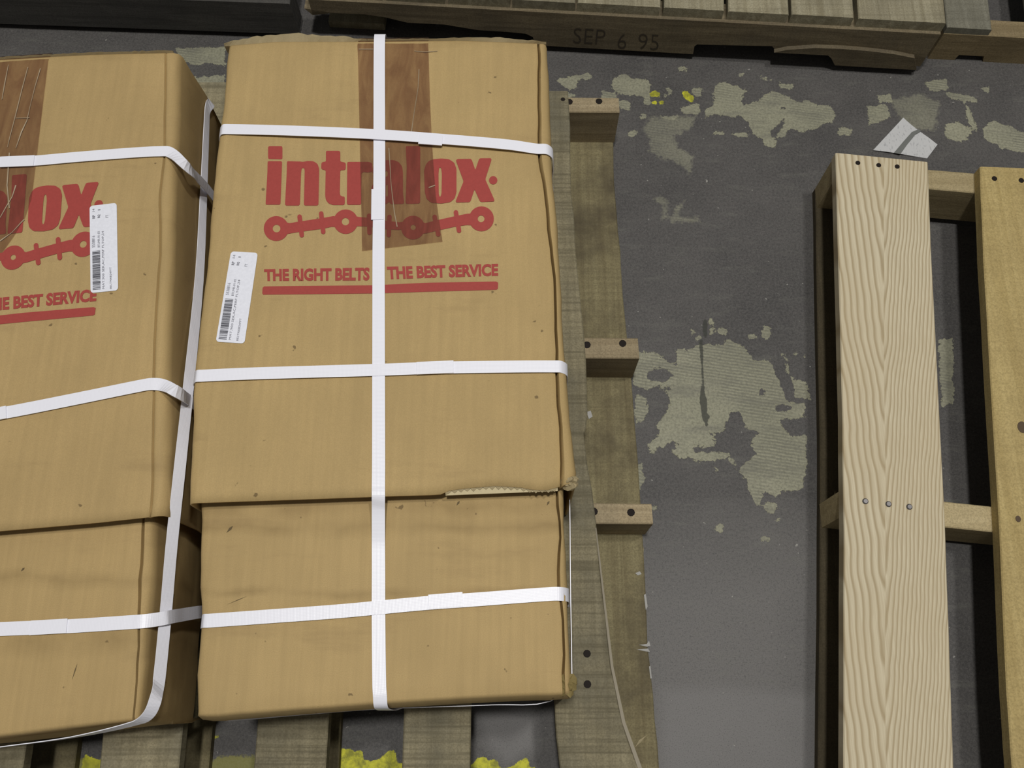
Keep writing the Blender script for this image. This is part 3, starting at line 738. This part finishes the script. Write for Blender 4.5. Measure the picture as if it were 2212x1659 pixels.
# torn edge of the lid: pale liner and flutes laid bare
xs = np.linspace(P(962, 1066, ZT).x, P(1205, 1055, ZT).x, 25); vs, fs = [], []
for x in xs:
    ys = lerp_table(torn, x); base = lerp_table([(P(404,1087,ZT).x, P(404,1087,ZT).y), (P(830,1074,ZT).x, P(830,1074,ZT).y), (P(1000,1067,ZT).x, P(1000,1067,ZT).y), (P(1205,1059,ZT).x, P(1205,1059,ZT).y)], x)
    vs += [(x, min(base, ys-0.0002), ZT-0.0040), (x, ys+0.004, ZT-0.0040), (x, min(base, ys-0.0002), ZT-0.0052), (x, ys+0.004, ZT-0.0052)]
for k in range(len(xs)-1):
    a = k*4
    for q in ((0, 1, 5, 4), (2, 6, 7, 3), (0, 4, 6, 2), (1, 3, 7, 5)): fs.append(tuple(a+i for i in q))
obj('torn_liner', vs, fs, M_LINER, bR, label='pale torn liner at the edge of the lid')
vs, fs = [], []
nz = 36
for k in range(nz+1):
    x = xs[0]+(xs[-1]-xs[0])*k/nz; y = lerp_table(torn, x); dy = (-0.0032 if k % 2 else -0.0002)*(0.8+0.5*R.random())
    vs += [(x, y+0.003, ZT-0.0012), (x, y+dy, ZT-0.002 - (0.0012 if k % 2 else 0))]
for k in range(nz): fs.append((k*2, k*2+1, k*2+3, k*2+2))
obj('torn_flute', vs, fs, M_TORN, bR, label='zigzag of exposed corrugation')
# crushed corner at the open end of the lid
def crumple(c0, rx, ry, rz, parent, mat):
    vs, fs = [], []; n, m = 14, 7
    for i in range(n):
        a = 2*math.pi*i/n
        for k in range(m):
            b = math.pi*(k/(m-1)-0.5); rr = math.cos(b)*(0.7+0.55*R.random())
            vs.append((c0.x+rr*rx*math.cos(a), c0.y+rr*ry*math.sin(a), c0.z+rz*math.sin(b)*(0.7+0.5*R.random())))
    for i in range(n):
        for k in range(m-1):
            j = (i+1) % n; fs.append((i*m+k, j*m+k, j*m+k+1, i*m+k+1))
    return obj('crushed_corner', vs, fs, mat, parent)
crumple(P(1231, 1043, ZT-0.007), 0.0105, 0.0085, 0.0085, bR, M_TORN)
crumple(P(1226, 1478, ZTB-0.010), 0.0105, 0.014, 0.0085, bR, cardboard('soiled_cardboard', (0.235, 0.18, 0.07), seed=9.0))
def scratches(lines, z, parent):
    for (a, b, w) in lines:
        p, q = P(*a, z+0.0005), P(*b, z+0.0005); d = (q-p).normalized(); n_ = Vector((-d.y, d.x, 0))*w
        m_ = p.lerp(q, 0.6)
        obj('scratch', [p, m_-n_, q, m_+n_], [(0, 1, 2, 3)], M_SCR, parent)
M_SCR = plain('dark_scratch', (0.12, 0.085, 0.04), 0.8)
scratches([((489,1151),(503,1136),0.0016), ((490,1306),(533,1288),0.0004), ((986,1092),(993,1082),0.0013), ((1181,1092),(1187,1082),0.0012)], ZTB, bR)
scratches([((155,1470),(167,1433),0.0006), ((45,1234),(53,1226),0.0012)], ZTB, bL)
# torn end flap standing along the far edge of the right lid
def lip(name, pts, z, base_tab, mat, parent, th=0.004, zlow=0.26):
    """ragged wall end rising behind the far edge: pts are the px outline of its top"""
    tab = ytab([(a, b) for a, b in pts], z); x0, x1 = tab[0][0], tab[-1][0]; n = 70; vs = []; fs = []
    for k in range(n+1):
        x = x0+(x1-x0)*k/n; yb = lerp_table(base_tab, x)+0.004; yt = max(lerp_table(tab, x), yb+0.002); h = R.uniform(-0.0012, 0.0008)
        vs += [(x, yb, z-0.004), (x, yb+(yt-yb)*0.55, z+0.001+h), (x, yt+R.uniform(-0.0008, 0.0008), z-0.001+h), (x, yt, z-0.02), (x, yb+0.001, z-0.02)]
    for k in range(n):
        a = k*5
        for i in range(5):
            j = (i+1) % 5; fs.append((a+i, a+j, a+5+j, a+5+i))
    fs.append((0, 1, 2, 3, 4)); fs.append(tuple(reversed(range(n*5, n*5+5))))
    return obj(name, vs, fs, mat, parent)
lip('torn_end_flap', [(483,97),(500,86),(560,76),(640,70),(700,77),(740,76),(790,85),(900,84),(1000,80),(1080,79),(1150,86),(1180,94)], ZT, Rn, M_TORN, bR)

# left lid and tray
Lc = xtab([(357,117),(355,330),(343,432),(344,560),(334,700),(328,835),(324,1112)], ZT)
Le = xtab([(385,119),(383,300),(375,400),(370,560),(363,750),(358,1112)], ZT)
Lw = [(y, x-0.447) for y, x in Le]
Ls = ytab([(-400,1178),(0,1147),(200,1130),(330,1116),(358,1112)], ZT)
Ln = ytab([(-400,165),(0,131),(100,125),(200,120),(370,116),(386,116)], ZT)
lidL = channel('lid', fx(Lw), wob(Lc, .0004, 7), wob(Le, .0006, 8), fx(Ls), fx(Ln), ZT, ZBOX+0.004, M_CARD_L, bL, None,
               [(0.003, -0.002), (0.005, -0.008), (0.005, -0.10), (0.005, -0.21)], ny=44, groove=0.0035, bulge=0.006, thick=0.0030, nx=30)
LBc = xtab([(304,1125),(300,1250),(298,1350),(287,1545)], ZTB)
LBe = xtab([(330,1125),(327,1250),(322,1330),(312,1440),(302,1545)], ZTB)
LBc = LBc + [(0.82, LBc[-1][1]-0.055)]; LBe = LBe + [(0.82, LBe[-1][1]-0.055)]
LBw = [(y, x-0.415) for y, x in LBe]
LBs = ytab([(-500,1632),(0,1583),(100,1570),(200,1558),(302,1547)], ZTB)
channel('tray', fx(LBw), wob(LBc, .0012, 9), wob(LBe, .0009, 10), fx(LBs), lambda x: 0.80, ZTB, ZBOX, M_CARD_LB, bL,
        [(0.0025, -0.0015), (0.0045, -0.006), (0.006, -0.03), (0.010, -0.09), (0.009, -0.15), (0.004, -0.21)], [(0.001, -0.21)], ny=44, groove=0.009, bulge=0.006, nx=26)
lip('torn_end_flap', [(-200,142),(0,127),(100,119),(200,113),(330,113),(372,114)], ZT, Ln, M_TORN, bL)

# ---- print on the lids
pc_ = lambda pts: [(560+a/4.096, 300+b/4.096) for a, b in pts]
LET = [
 [[(85,65),(200,65),(205,75),(205,172),(195,180),(85,177),(78,168),(78,75)]],
 [[(80,197),(195,197),(202,207),(188,572),(180,582),(60,582),(56,572),(72,300),(74,205)]],
 [[(250,197),(365,200),(385,203),(430,195),(480,198),(515,220),(530,262),(530,300),(524,580),(512,590),(405,590),(395,580),(402,280),(398,262),(385,255),(375,265),(370,300),(360,578),(348,590),(238,590),(228,580),(243,300),(245,205)]],
 [[(595,105),(705,105),(717,115),(717,200),(755,208),(766,218),(765,265),(755,275),(717,278),(713,480),(718,500),(733,508),(756,512),(757,575),(745,585),(650,585),(612,570),(590,540),(583,500),(588,278),(557,270),(548,258),(550,215),(560,205),(590,200),(590,115)]],
 [[(785,203),(970,203),(1000,215),(1002,290),(960,298),(922,292),(905,305),(903,572),(893,583),(785,583),(775,573),(778,300),(778,212)]],
 [[(1002,305),(1006,240),(1040,200),(1100,188),(1190,187),(1235,205),(1265,245),(1272,300),(1272,480),(1282,565),(1272,575),(1165,577),(1150,557),(1120,578),(1060,582),(1015,560),(992,510),(992,430),(1020,375),(1085,345),(1134,332),(1138,298),(1128,280),(1116,288),(1113,308)], [(1122,410),(1136,400),(1138,500),(1128,515),(1120,500)]],
 [[(1300,65),(1415,62),(1425,75),(1425,250),(1424,560),(1414,572),(1305,575),(1295,565),(1305,250),(1296,75)]],
 [[(1540,180),(1610,173),(1680,180),(1725,210),(1745,265),(1745,470),(1730,525),(1690,560),(1610,572),(1520,565),(1480,530),(1465,470),(1458,280),(1475,225),(1500,195)], [(1590,262),(1600,250),(1610,262),(1616,310),(1613,480),(1605,508),(1597,512),(1588,490),(1586,310)]],
 [[(1740,190),(1752,178),(1870,176),(1882,188),(1912,275),(1943,182),(1955,171),(2048,170),(2056,182),(2000,358),(2081,540),(2078,553),(1965,558),(1950,548),(1905,445),(1872,545),(1860,560),(1745,563),(1738,550),(1808,375)]],
]
LOGO = [
 [circle(150,793,110), circle(153,793,34,20)], [circle(765,732,108), circle(763,732,33,20)], [circle(1360,785,105), circle(1362,783,23,16)], [circle(1966,707,110), circle(1963,707,30,20)],
 [[(225,735),(270,745),(330,735),(560,700),(660,682),(700,700),(690,780),(640,778),(560,795),(360,822),(280,835),(230,845)]],
 [[(840,682),(880,690),(960,697),(1130,725),(1240,738),(1290,730),(1290,800),(1230,805),(1130,800),(960,775),(870,772),(840,780)]],
 [[(1440,735),(1470,745),(1560,722),(1740,682),(1840,662),(1880,660),(1880,765),(1840,762),(1740,775),(1560,815),(1480,835),(1440,840)]],
]
def pill(x0, y0, x1, y1, w):
    d = Vector((x1-x0, y1-y0)); d.normalize(); nx, ny = -d.y*w/2, d.x*w/2
    out = []
    a0 = math.atan2(ny, nx)
    for k in range(9): a = a0 + math.pi*k/8; out.append((x0+math.cos(a)*w/2, y0+math.sin(a)*w/2))
    for k in range(9): a = a0 + math.pi + math.pi*k/8; out.append((x1+math.cos(a)*w/2, y1+math.sin(a)*w/2))
    return out
for x0, y0, x1, y1 in ((357,688,376,852),(548,660,566,822),(972,680,976,830),(1152,690,1146,850),(1552,690,1584,845),(1740,650,1768,812)):
    LOGO.append([pill(x0, y0, x1, y1, 40)])
BAR = [[(30,1318),(42,1305),(1000,1295),(1500,1272),(2095,1262),(2114,1272),(2112,1325),(2098,1335),(1500,1352),(1000,1368),(35,1378),(26,1365)]]
ZP = ZT + 0.0006
def to_world(loops, zz): return [[P(*q, zz) for q in pc_(l)] for l in loops]
def print_mesh(groups):
    vs, fs = [], []
    for gi, loops in enumerate(groups):
        flat, tri = fill(loops); b = len(vs)
        vs += [P(*q, ZP + 0.00003*gi) for q in pc_(flat)]; fs += [tuple(i+b for i in t) for t in tri]
    return vs, fs
DOT = [[circle(2070,366,37,20)]]
wordmark = print_mesh([[chaikin(l) for l in g_] for g_ in LET])
logo = print_mesh(LOGO)
tags = []
for txt, q in (('THE RIGHT BELTS', ((45,1258),(975,1254),(978,1137),(42,1152))), ('THE BEST SERVICE', ((1137,1243),(2114,1212),(2114,1103),(1128,1130)))):
    v, f = text_flat(txt, 0.045); qq = [P(*a, ZP) for a in pc_(q)]
    tags.append(([in_quad(uv, qq) for uv in v], f))
bar = print_mesh([BAR])
PRINTS = (('printed_wordmark', wordmark, 'red printed lettering'), ('printed_chain', logo, 'red printed belt chain'), ('printed_slogan', tags[0], 'red printed slogan THE RIGHT BELTS'), ('printed_slogan', tags[1], 'red printed slogan THE BEST SERVICE'), ('printed_dot', print_mesh(DOT), 'red registered mark'), ('printed_bar', bar, 'red printed bar'))
for nm, (v, f), lb in PRINTS: obj(nm, v, f, M_PRINT, lidR, label=lb)
a0, a1 = P(1076, 616, ZP), P(1066, 388, ZP); b0, b1 = P(206, 671, ZP), P(214, 432, ZP)
ang = math.atan2(b1.y-b0.y, b1.x-b0.x) - math.atan2(a1.y-a0.y, a1.x-a0.x)
def to_left(p):
    d = Matrix.Rotation(ang, 3, 'Z') @ (Vector(p)-a0); q = b0 + d; q.z = p[2]; return q
for nm, (v, f), lb in PRINTS: obj(nm, [to_left(p) for p in v], f, M_PRINT, lidL, label=lb)

# ---- shipping labels
def label(quad, parent):
    """quad px: bottom-left (text start), top-left (text end), top-right, bottom-right"""
    bl, tl, tr, br = [P(*q, ZT+0.0011) for q in quad]
    q = (bl, tl, tr, br)
    up_ = Vector((0, 0, 0.0004))
    def at(s, t): return in_quad((s, t), q)
    rs, rt = 0.035, 0.11; prof = []
    for cs, ct, a in ((1-rs, 1-rt, 0), (rs, 1-rt, 90), (rs, rt, 180), (1-rs, rt, 270)):
        for k in range(6):
            an = math.radians(a+18*k); prof.append((cs+rs*math.cos(an), ct+rt*math.sin(an)))
    n = len(prof); vs = [at(s, t) for s, t in prof] + [at(s, t)-Vector((0, 0, 0.0005)) for s, t in prof]
    fs = [tuple(range(n))] + [(i, (i+1) % n, n+(i+1) % n, n+i) for i in range(n)]
    lab = obj('shipping_label', vs, fs, M_LABEL, parent, label='white shipping label with a bar code')
    vs, fs = [], []
    rb_ = random.Random(5); s = 0.03
    while s < 0.465:
        w = rb_.choice((0.0035, 0.004, 0.007, 0.010)); 
        b = len(vs); vs += [at(s, 0.085)+up_, at(s+w, 0.085)+up_, at(s+w, 0.37)+up_, at(s, 0.37)+up_]; fs.append((b, b+1, b+2, b+3))
        s += w + rb_.choice((0.0035, 0.005, 0.009))
    obj('bar_code', vs, fs, M_INK, lab)
    vs, fs = [], []; 
    for txt, s0, s1, t0, t1, bold in (('MAT,900 SER,AC,PERF FLTOP,24', .03, .685, .435, .525, .0), ('BELT900B24PFT', .025, .265, .705, .775, 0), ('5538816', .51, .645, .075, .185, .0), ('BTLMR-01-02', .505, .69, .285, .365, 0),
                                  ('RP', .845, .885, .10, .20, .03), ('14', .925, .96, .10, .19, 0), ('RQ', .845, .885, .29, .40, .03), ('1', .935, .945, .31, .40, 0), ('FT', .838, .868, .59, .69, 0)):
        v, f = text_flat(txt, bold, 2); b = len(vs)
        vs += [at(s0+(s1-s0)*u, t1+(t0-t1)*w)+up_ for u, w in v]; fs += [tuple(i+b for i in t) for t in f]
    obj('label_text', vs, fs, M_INK2, lab)
label(((466,738),(499,543),(557,546),(528,742)), lidR)
label(((195.6,633),(193.5,445),(252,438),(255,627)), lidL)

# ---- brown tape
def tape(px_rows, parent, north_y, z=ZT+0.0013):
    """rows of (left px, right px) from far to near; folds over the far edge"""
    vs, fs = [], []
    a, b = P(*px_rows[0][0], z), P(*px_rows[0][1], z)
    rows = [(Vector((a.x, north_y(a.x)+0.0115, z-0.06)), Vector((b.x, north_y(b.x)+0.0115, z-0.06))), (Vector((a.x, north_y(a.x)+0.0112, z-0.006)), Vector((b.x, north_y(b.x)+0.0112, z-0.006)))]
    rows += [(P(*l, z), P(*r, z)) for l, r in px_rows]
    n = 10
    for l, r in rows:
        for k in range(n+1):
            p = l.lerp(r, k/n); vs.append(p + Vector((0, 0, R.uniform(0, 0.0003))))
    for j in range(len(rows)-1):
        for k in range(n):
            i = j*(n+1)+k; fs.append((i, i+1, i+n+2, i+n+1))
    return obj('packing_tape', vs, fs, M_TAPE, parent, smooth=True, label='brown clear packing tape')
tpR = tape([((772,98),(925,98)),((773,120),(926,120)),((775,200),(929,220)),((777,300),(934,320)),((779,400),(941,420)),((781,470),(948,470)),((782,542),(956,522))], lidR, fx(Rn))
tpL = tape([((-60,142),(104,131)),((-65,200),(97,190)),((-75,280),(86,280)),((-80,350),(78,350)),((-90,430),(68,430)),((-95,480),(54,470)),((-100,530),(30,510)),((-105,570),(5,545))], lidL, fx(Ln))
def creases(lines, parent, w=0.0012):
    for ln in lines:
        pts = [P(a, b, ZT+0.0017) for a, b in ln]; vs, fs = [], []
        for i, p in enumerate(pts):
            d = (pts[min(i+1, len(pts)-1)]-pts[max(i-1, 0)]).normalized(); s = Vector((-d.y, d.x, 0))*w*0.5*(0.5+R.random())
            vs += [p-s, p+Vector((0, 0, 0.0006)), p+s]
        for i in range(len(pts)-1):
            a = i*3; fs += [(a, a+1, a+4, a+3), (a+1, a+2, a+5, a+4)]
        obj('tape_crease', vs, fs, M_TAPEW, parent)
creases([[(60,145),(48,190),(38,230),(30,262),(20,300),(16,318)],[(87,148),(76,185),(66,225),(58,260),(46,285),(34,320)],[(18,140),(10,180),(4,215)],[(34,255),(64,254)],[(0,470),(14,445),(26,425),(34,400)],[(0,520),(26,502),(44,482),(52,474)],[(20,330),(15,400),(20,450)]], tpL)
creases([[(905,150),(903,190),(895,240),(888,290)],[(926,405),(940,400)],[(840,320),(845,400),(852,460),(858,490)],[(775,106),(806,106)],[(895,110),(918,112),(945,110)]], tpR, 0.0010)

# ---- straps
U = (0, 0, 1)
def top_path(pts, z): return [(P(a, b, z), U) for a, b in pts]
def east_end(p, xe, y2, y3, z0):
    x = xe(p[1])
    return [((x-0.006, p[1], z0-0.0015), (0.45, 0, 0.9)), ((x+0.0016, p[1]+(y2-p[1])*0.2, z0-0.016), (1, 0, 0.1)), ((x+0.003, y2, 0.24), (1, 0, 0)), ((x+0.0062, (y2+y3)/2, 0.21), (1, 0, 0)), ((x+0.002, y3, 0.1235), (1, 0, 0))]
def west_start(p, xw, y2, y3, z0):
    x = xw(p[1])
    return [((x-0.0015, y3, 0.1235), (-1, 0, 0)), ((x-0.0062, (y2+y3)/2, 0.21), (-1, 0, 0)), ((x-0.003, y2, 0.24), (-1, 0, 0)), ((x-0.0014, p[1]+(y2-p[1])*0.2, z0-0.016), (-1, 0, 0.1)), ((x+0.005, p[1], z0-0.0015), (-0.45, 0, 0.9))]
def cross_strap(pts, z, xw, xe, lift=0.0, joint=None, jz=0.001):
    t = top_path(pts, z)
    mid_ = [(Vector(p)+Vector((0, 0, lift)) if 0 < i < len(t)-1 else Vector(p), n) for i, (p, n) in enumerate(t)]
    full = west_start(t[0][0], xw, t[0][0].y, t[0][0].y+0.004, z) + mid_ + east_end(t[-1][0], xe, t[-1][0].y, t[-1][0].y+0.004, z)
    s = ribbon('strap', full, M_STRAP, bR)
    if joint:
        (j0, j1), sh = joint
        ribbon('strap_joint', [(P(*j0, z+lift+jz), U), (P(*j1, z+lift+jz), U)], M_STRAP, s, w=0.0158, th=0.0012, shift=sh)
    return s
cross_strap([(492,279.5),(640,286),(822,294),(966,304.5),(1100,316),(1160,322)], ZT+0.0022, fx(Rw), fx(Re), 0.003, (((905,300.2),(956,303.8)), 0.0))
cross_strap([(437,812),(540,808),(830,799.5),(940,795.5),(1100,793),(1195,792)], ZT+0.0018, fx(Rw), fx(Re), 0.001, (((900,797.5),(980,794)), 0.0009))
cross_strap([(450,1341),(578,1332),(740,1320),(920,1303),(1018,1296),(1192,1283)], ZTB+0.0018, fx(RBw), fx(RBe), 0.0008, (((926,1302),(1000,1296)), 0.0009))
# lengthwise strap
yN = lerp_table(Rn, P(820, 95, ZT).x); xN = P(820, 95, ZT).x
lw = [((xN, yN+0.017, 0.13), (0, 1, 0)), ((xN, yN+0.0175, 0.25), (0, 1, 0)), ((xN, yN+0.0165, ZT-0.01), (0, 1, 0.3)), ((xN, yN+0.010, ZT+0.0015), (0, 0.3, 1))]
lw += [(P(819.5, y, ZT+0.0016), U) for y in (120, 270, 407)] + [(P(818, y, ZT+0.0016), U) for y in (540, 660, 830, 1000)]
lw += [(P(817.6, 1050, ZT+0.0016), U), (P(817.6, 1073, ZT+0.0008), U), (P(817.6, 1100, ZT-0.009), U), (P(817.6, 1140, ZTB+0.0075), U), (P(817.6, 1180, ZTB+0.0024), U), (P(817.8, 1230, ZTB+0.0010), U), (P(817.8, 1330, ZTB+0.0008), U), (P(819.5, 1480, ZTB+0.0006), U)]
yS = lerp_table(RBs, P(821, 1505, ZTB).x); xS = P(821, 1505, ZTB).x
lw += [((xS, yS+0.004, ZTB+0.0006), (0, -0.2, 1)), ((xS+0.0005, yS-0.0046, ZTB-0.0030), (0, -0.8, 0.8)), ((xS+0.001, yS-0.0085, ZTB-0.012), (0, -1, 0.2)), ((xS+0.002, yS-0.0102, ZTB-0.04), (0, -1, 0)), ((xS+0.003, yS-0.0098, ZTB-0.09), (0, -1, 0)), ((xS+0.003, yS-0.0062, 0.1235), (0, -1, 0))]
lws = ribbon('strap', lw, M_STRAP, bR)
ribbon('strap_joint', [(P(817, 409, ZT+0.0027), U), (P(816.5, 475, ZT+0.0027), U)], M_STRAP, lws, w=0.0158, th=0.0012, shift=-0.0006)
# strap running level around the sides of the right box
zq = 0.222
ring = [((0.0700, 0.030, zq), (1, 0, 0)), ((0.0706, 0.15, zq), (1, 0, 0)), ((0.0716, 0.235, zq), (1, 0, 0)), ((fx(Re)(0.3)+0.0012, 0.30, zq), (1, 0, 0)), ((fx(Re)(0.5)+0.0014, 0.5, zq), (1, 0, 0)), ((fx(Re)(0.8)+0.0014, 0.80, zq), (1, 0, 0)), ((fx(Re)(0.84)-0.004, 0.872, zq), (0.6, 0.8, 0)),
        ((0.0, 0.876, zq), (0, 1, 0)), ((-0.35, 0.872, zq), (0, 1, 0)), ((-0.393, 0.862, zq), (-0.7, 0.7, 0)), ((fx(Rw)(0.8)-0.003, 0.80, zq), (-1, 0, 0)), ((fx(Rw)(0.5)-0.003, 0.5, zq), (-1, 0, 0)), ((fx(Rw)(0.24)-0.003, 0.24, zq), (-1, 0, 0)), ((fx(RBw)(0.1)-0.004, 0.1, zq), (-1, 0, 0)),
        ((fx(RBw)(0.01)-0.003, 0.012, zq), (-1, 0, 0)), ((-0.334, lerp_table(RBs, -0.334)-0.0070, zq), (-0.5, -1, 0)), ((-0.32, lerp_table(RBs, -0.32)-0.0084, zq), (0, -1, 0)), ((-0.25, lerp_table(RBs, -0.25)-0.0084, zq), (0, -1, 0)), ((-0.16, lerp_table(RBs, -0.16)-0.0084, zq), (0, -1, 0)), ((-0.02, -0.0005, zq), (0, -1, 0)), ((0.045, 0.0035, zq), (0.3, -1, 0)), ((0.0695, 0.029, zq), (1, -0.2, 0))]
ribbon('strap', ring, M_STRAP, bR, sub=4)

def side_px(px, py, xe, off=0.0):
    """point on the east wall plane of the left box seen at px,py"""
    x = -0.42
    for _ in range(12):
        r = ray(px, py); t = (x - 0.0)/r.x; y = r.y*t; x = xe(y) + off
    return Vector((x, y, HC + r.z*t))
def strapL(top, side, z, xe, xw, joint=None, off=0.010):
    t = top_path(top, z); p0 = t[0][0]
    x = xw(p0.y)
    start = [((x-0.0015, p0.y+0.01, 0.1235), (-1, 0, 0)), ((x-0.008, p0.y, 0.21), (-1, 0, 0)), ((x-0.0014, p0.y, z-0.016), (-1, 0, 0.1)), ((x+0.005, p0.y, z-0.0015), (-0.45, 0, 0.9))]
    path = start + t
    tray_top = isinstance(off, tuple)
    if tray_top:
        e = P(313, 1342, ZTB); path.append((Vector((e.x, e.y, ZTB+0.0012)), (0.25, 0, 1)))
    for i, q in enumerate(side):
        sp = side_px(*q, xe, off[i] if tray_top else off); path.append((sp, (1, 0, 0.8 - 0.2*i)))
    last = path[-1][0]
    path.append(((last.x+0.001, last.y+0.008, 0.1235), (1, 0, 0.1)))
    s = ribbon('strap', path, M_STRAP, bL)
    if joint:
        (j0, j1) = joint
        ribbon('strap_joint', [(P(*j0, z+0.001), U), (P(*j1, z+0.001), U)], M_STRAP, s, w=0.0158, th=0.0012)
strapL([(-330,366),(0,350),(70,348),(150,341),(230,334.5),(300,329.5),(345,327.5),(366,329)], [(400,357),(425,383),(452,413)], ZT+0.002, fx(Le), fx(Lw), ((2,350.5),(74,347.5)), off=0.015)
strapL([(-330,950),(0,894),(169,861),(304,833.5),(327,830),(350,832)], [(381,846),(410,866)], ZT+0.002, fx(Le), fx(Lw), ((-30,899),(14,890.5)), off=0.0135)
strapL([(-330,1375),(0,1359),(144,1353),(284,1344)], [(343,1337.5),(363,1333.5),(397,1327.5),(432,1322)], ZTB+0.002, fx(LBe), fx(LBw), ((66,1356.5),(145,1352)), off=(0.009,0.0165,0.020,0.024))
# level strap around the left box, leaning out from its wall
zs = [(447,240),(440,400),(430,600),(404,860),(389,1000),(370,1180),(357,1330),(343,1470),(335,1512)]
pth = []
for i, q in enumerate(zs):
    xe = fx(Le) if q[1] < 1120 else fx(LBe)
    o_ = (0.0085 if i < 3 else 0.0115) if q[1] < 1100 else (0.021 if q[1] < 1300 else {1330: 0.0115, 1470: 0.0145, 1512: 0.0175}[q[1]])
    sp = side_px(*q, xe, o_); pth.append((sp, [(1, 0, 0.15), (0.96, 0, 0.28), (0.9, 0, 0.45)][i] if i < 3 else (0.80, 0.0, 0.6)))
xb = fx(Le)(0.84)
pre = [((xb-0.445, 0.815, 0.19), (-0.5, 1, 0)), ((xb-0.30, 0.836, 0.19), (0, 1, 0)), ((xb-0.05, 0.858, 0.192), (0, 1, 0)), ((xb-0.002, 0.856, 0.195), (0.7, 0.7, 0.2))]
zl = pth[-1][0].z
post = [(P(321, 1543, zl-0.004), (0.5, -0.6, 0.5)), (P(296, 1560, zl-0.012), (0.1, -0.98, 0.2)), (P(160, 1591, zl-0.025), (0, -1, 0.02)), (P(0, 1613, zl-0.03), (0, -1, 0)), (P(-150, 1634, zl-0.035), (0, -1, 0))]
ribbon('strap', pre + pth + post, M_STRAP, bL, sub=5)
# ------------------------------------------------------------------ small loose things
M_PAPER = (lambda g: g.fin(g.mix(g.ramp(g.noise(g.map(g.co(), scale=(260, 110, 1)), 1.0, 2, 0.6), [(0.56, 0.0), (0.66, 0.5)]), (0.52, 0.52, 0.52), (0.25, 0.25, 0.26)), 0.7))(G('crumpled_white_paper'))
M_STRIPE = plain('grey_stripe_ink', (0.15, 0.155, 0.145), 0.7)
qp = [P(1885, 326, 0.0), P(2002, 343, 0.0), P(2023, 315, 0.0), P(1950, 256, 0.0)]
qp[0] = qp[0].lerp(qp[1], 0.0)
c = sum(qp, Vector())/4
sc_ = thing('paper_scrap', 'torn white paper scrap with a grey stripe lying behind the pale pallet', 'paper', (c.x, c.y, 0))
vs, fs = [], []; n = 8
for i in range(n+1):
    for j in range(n+1):
        p = in_quad((i/n, j/n), qp); h = 0.0025 + 0.0018*math.sin(5.1*i/n)*math.sin(3.3*j/n+0.6) + R.uniform(0, 0.0004)
        vs.append((p.x, p.y, h))
for i in range(n):
    for j in range(n):
        a = i*(n+1)+j; fs.append((a, a+n+1, a+n+2, a+1))
pp = obj('sheet', vs, fs, M_PAPER, sc_); so = pp.modifiers.new('thickness', 'SOLIDIFY'); so.thickness = 0.0012; so.offset = -1
st = [(1931,330),(1945,333),(1960,312),(1978,290),(1990,283),(1984,279),(1970,285),(1952,305)]
obj('stripe', [P(a, b, 0.0048) for a, b in st], [tuple(range(len(st)))], M_STRIPE, sc_)

def splinter(name, px0, px1, z, w, lab, mat):
    a, b = P(*px0, z), P(*px1, z); d = (b-a).normalized(); s = Vector((-d.y, d.x, 0))*w; h = Vector((0, 0, w*1.4)); m = a.lerp(b, 0.45)+s*0.5
    vs = [a, m-s, m+s, m+h, b]; fs = [(0, 1, 3), (0, 3, 2), (0, 2, 1), (4, 3, 1), (4, 2, 3), (4, 1, 2)]
    o = obj(name, vs, fs, mat, None, label=lab); o['category'] = 'splinter'; return o
M_SPL = plain('pale_splinter', (0.50, 0.42, 0.26), 0.7)
splinter('wood_splinter', (1372,1614), (1397,1588), ZB+0.0012, 0.0018, 'pale wood splinter lying on the bottom plank at the lower right of the box pallet', M_SPL)
splinter('wood_splinter', (1805,1106), (1804,1060), ZB+0.0012, 0.0030, 'pale wood splinter under the left edge of the fresh pine pallet', M_SPL)
splinter('wood_splinter', (1387,1222), (1391,1180), 0.0012, 0.0012, 'thin pale sliver on the floor beside the box pallet', M_SPL)
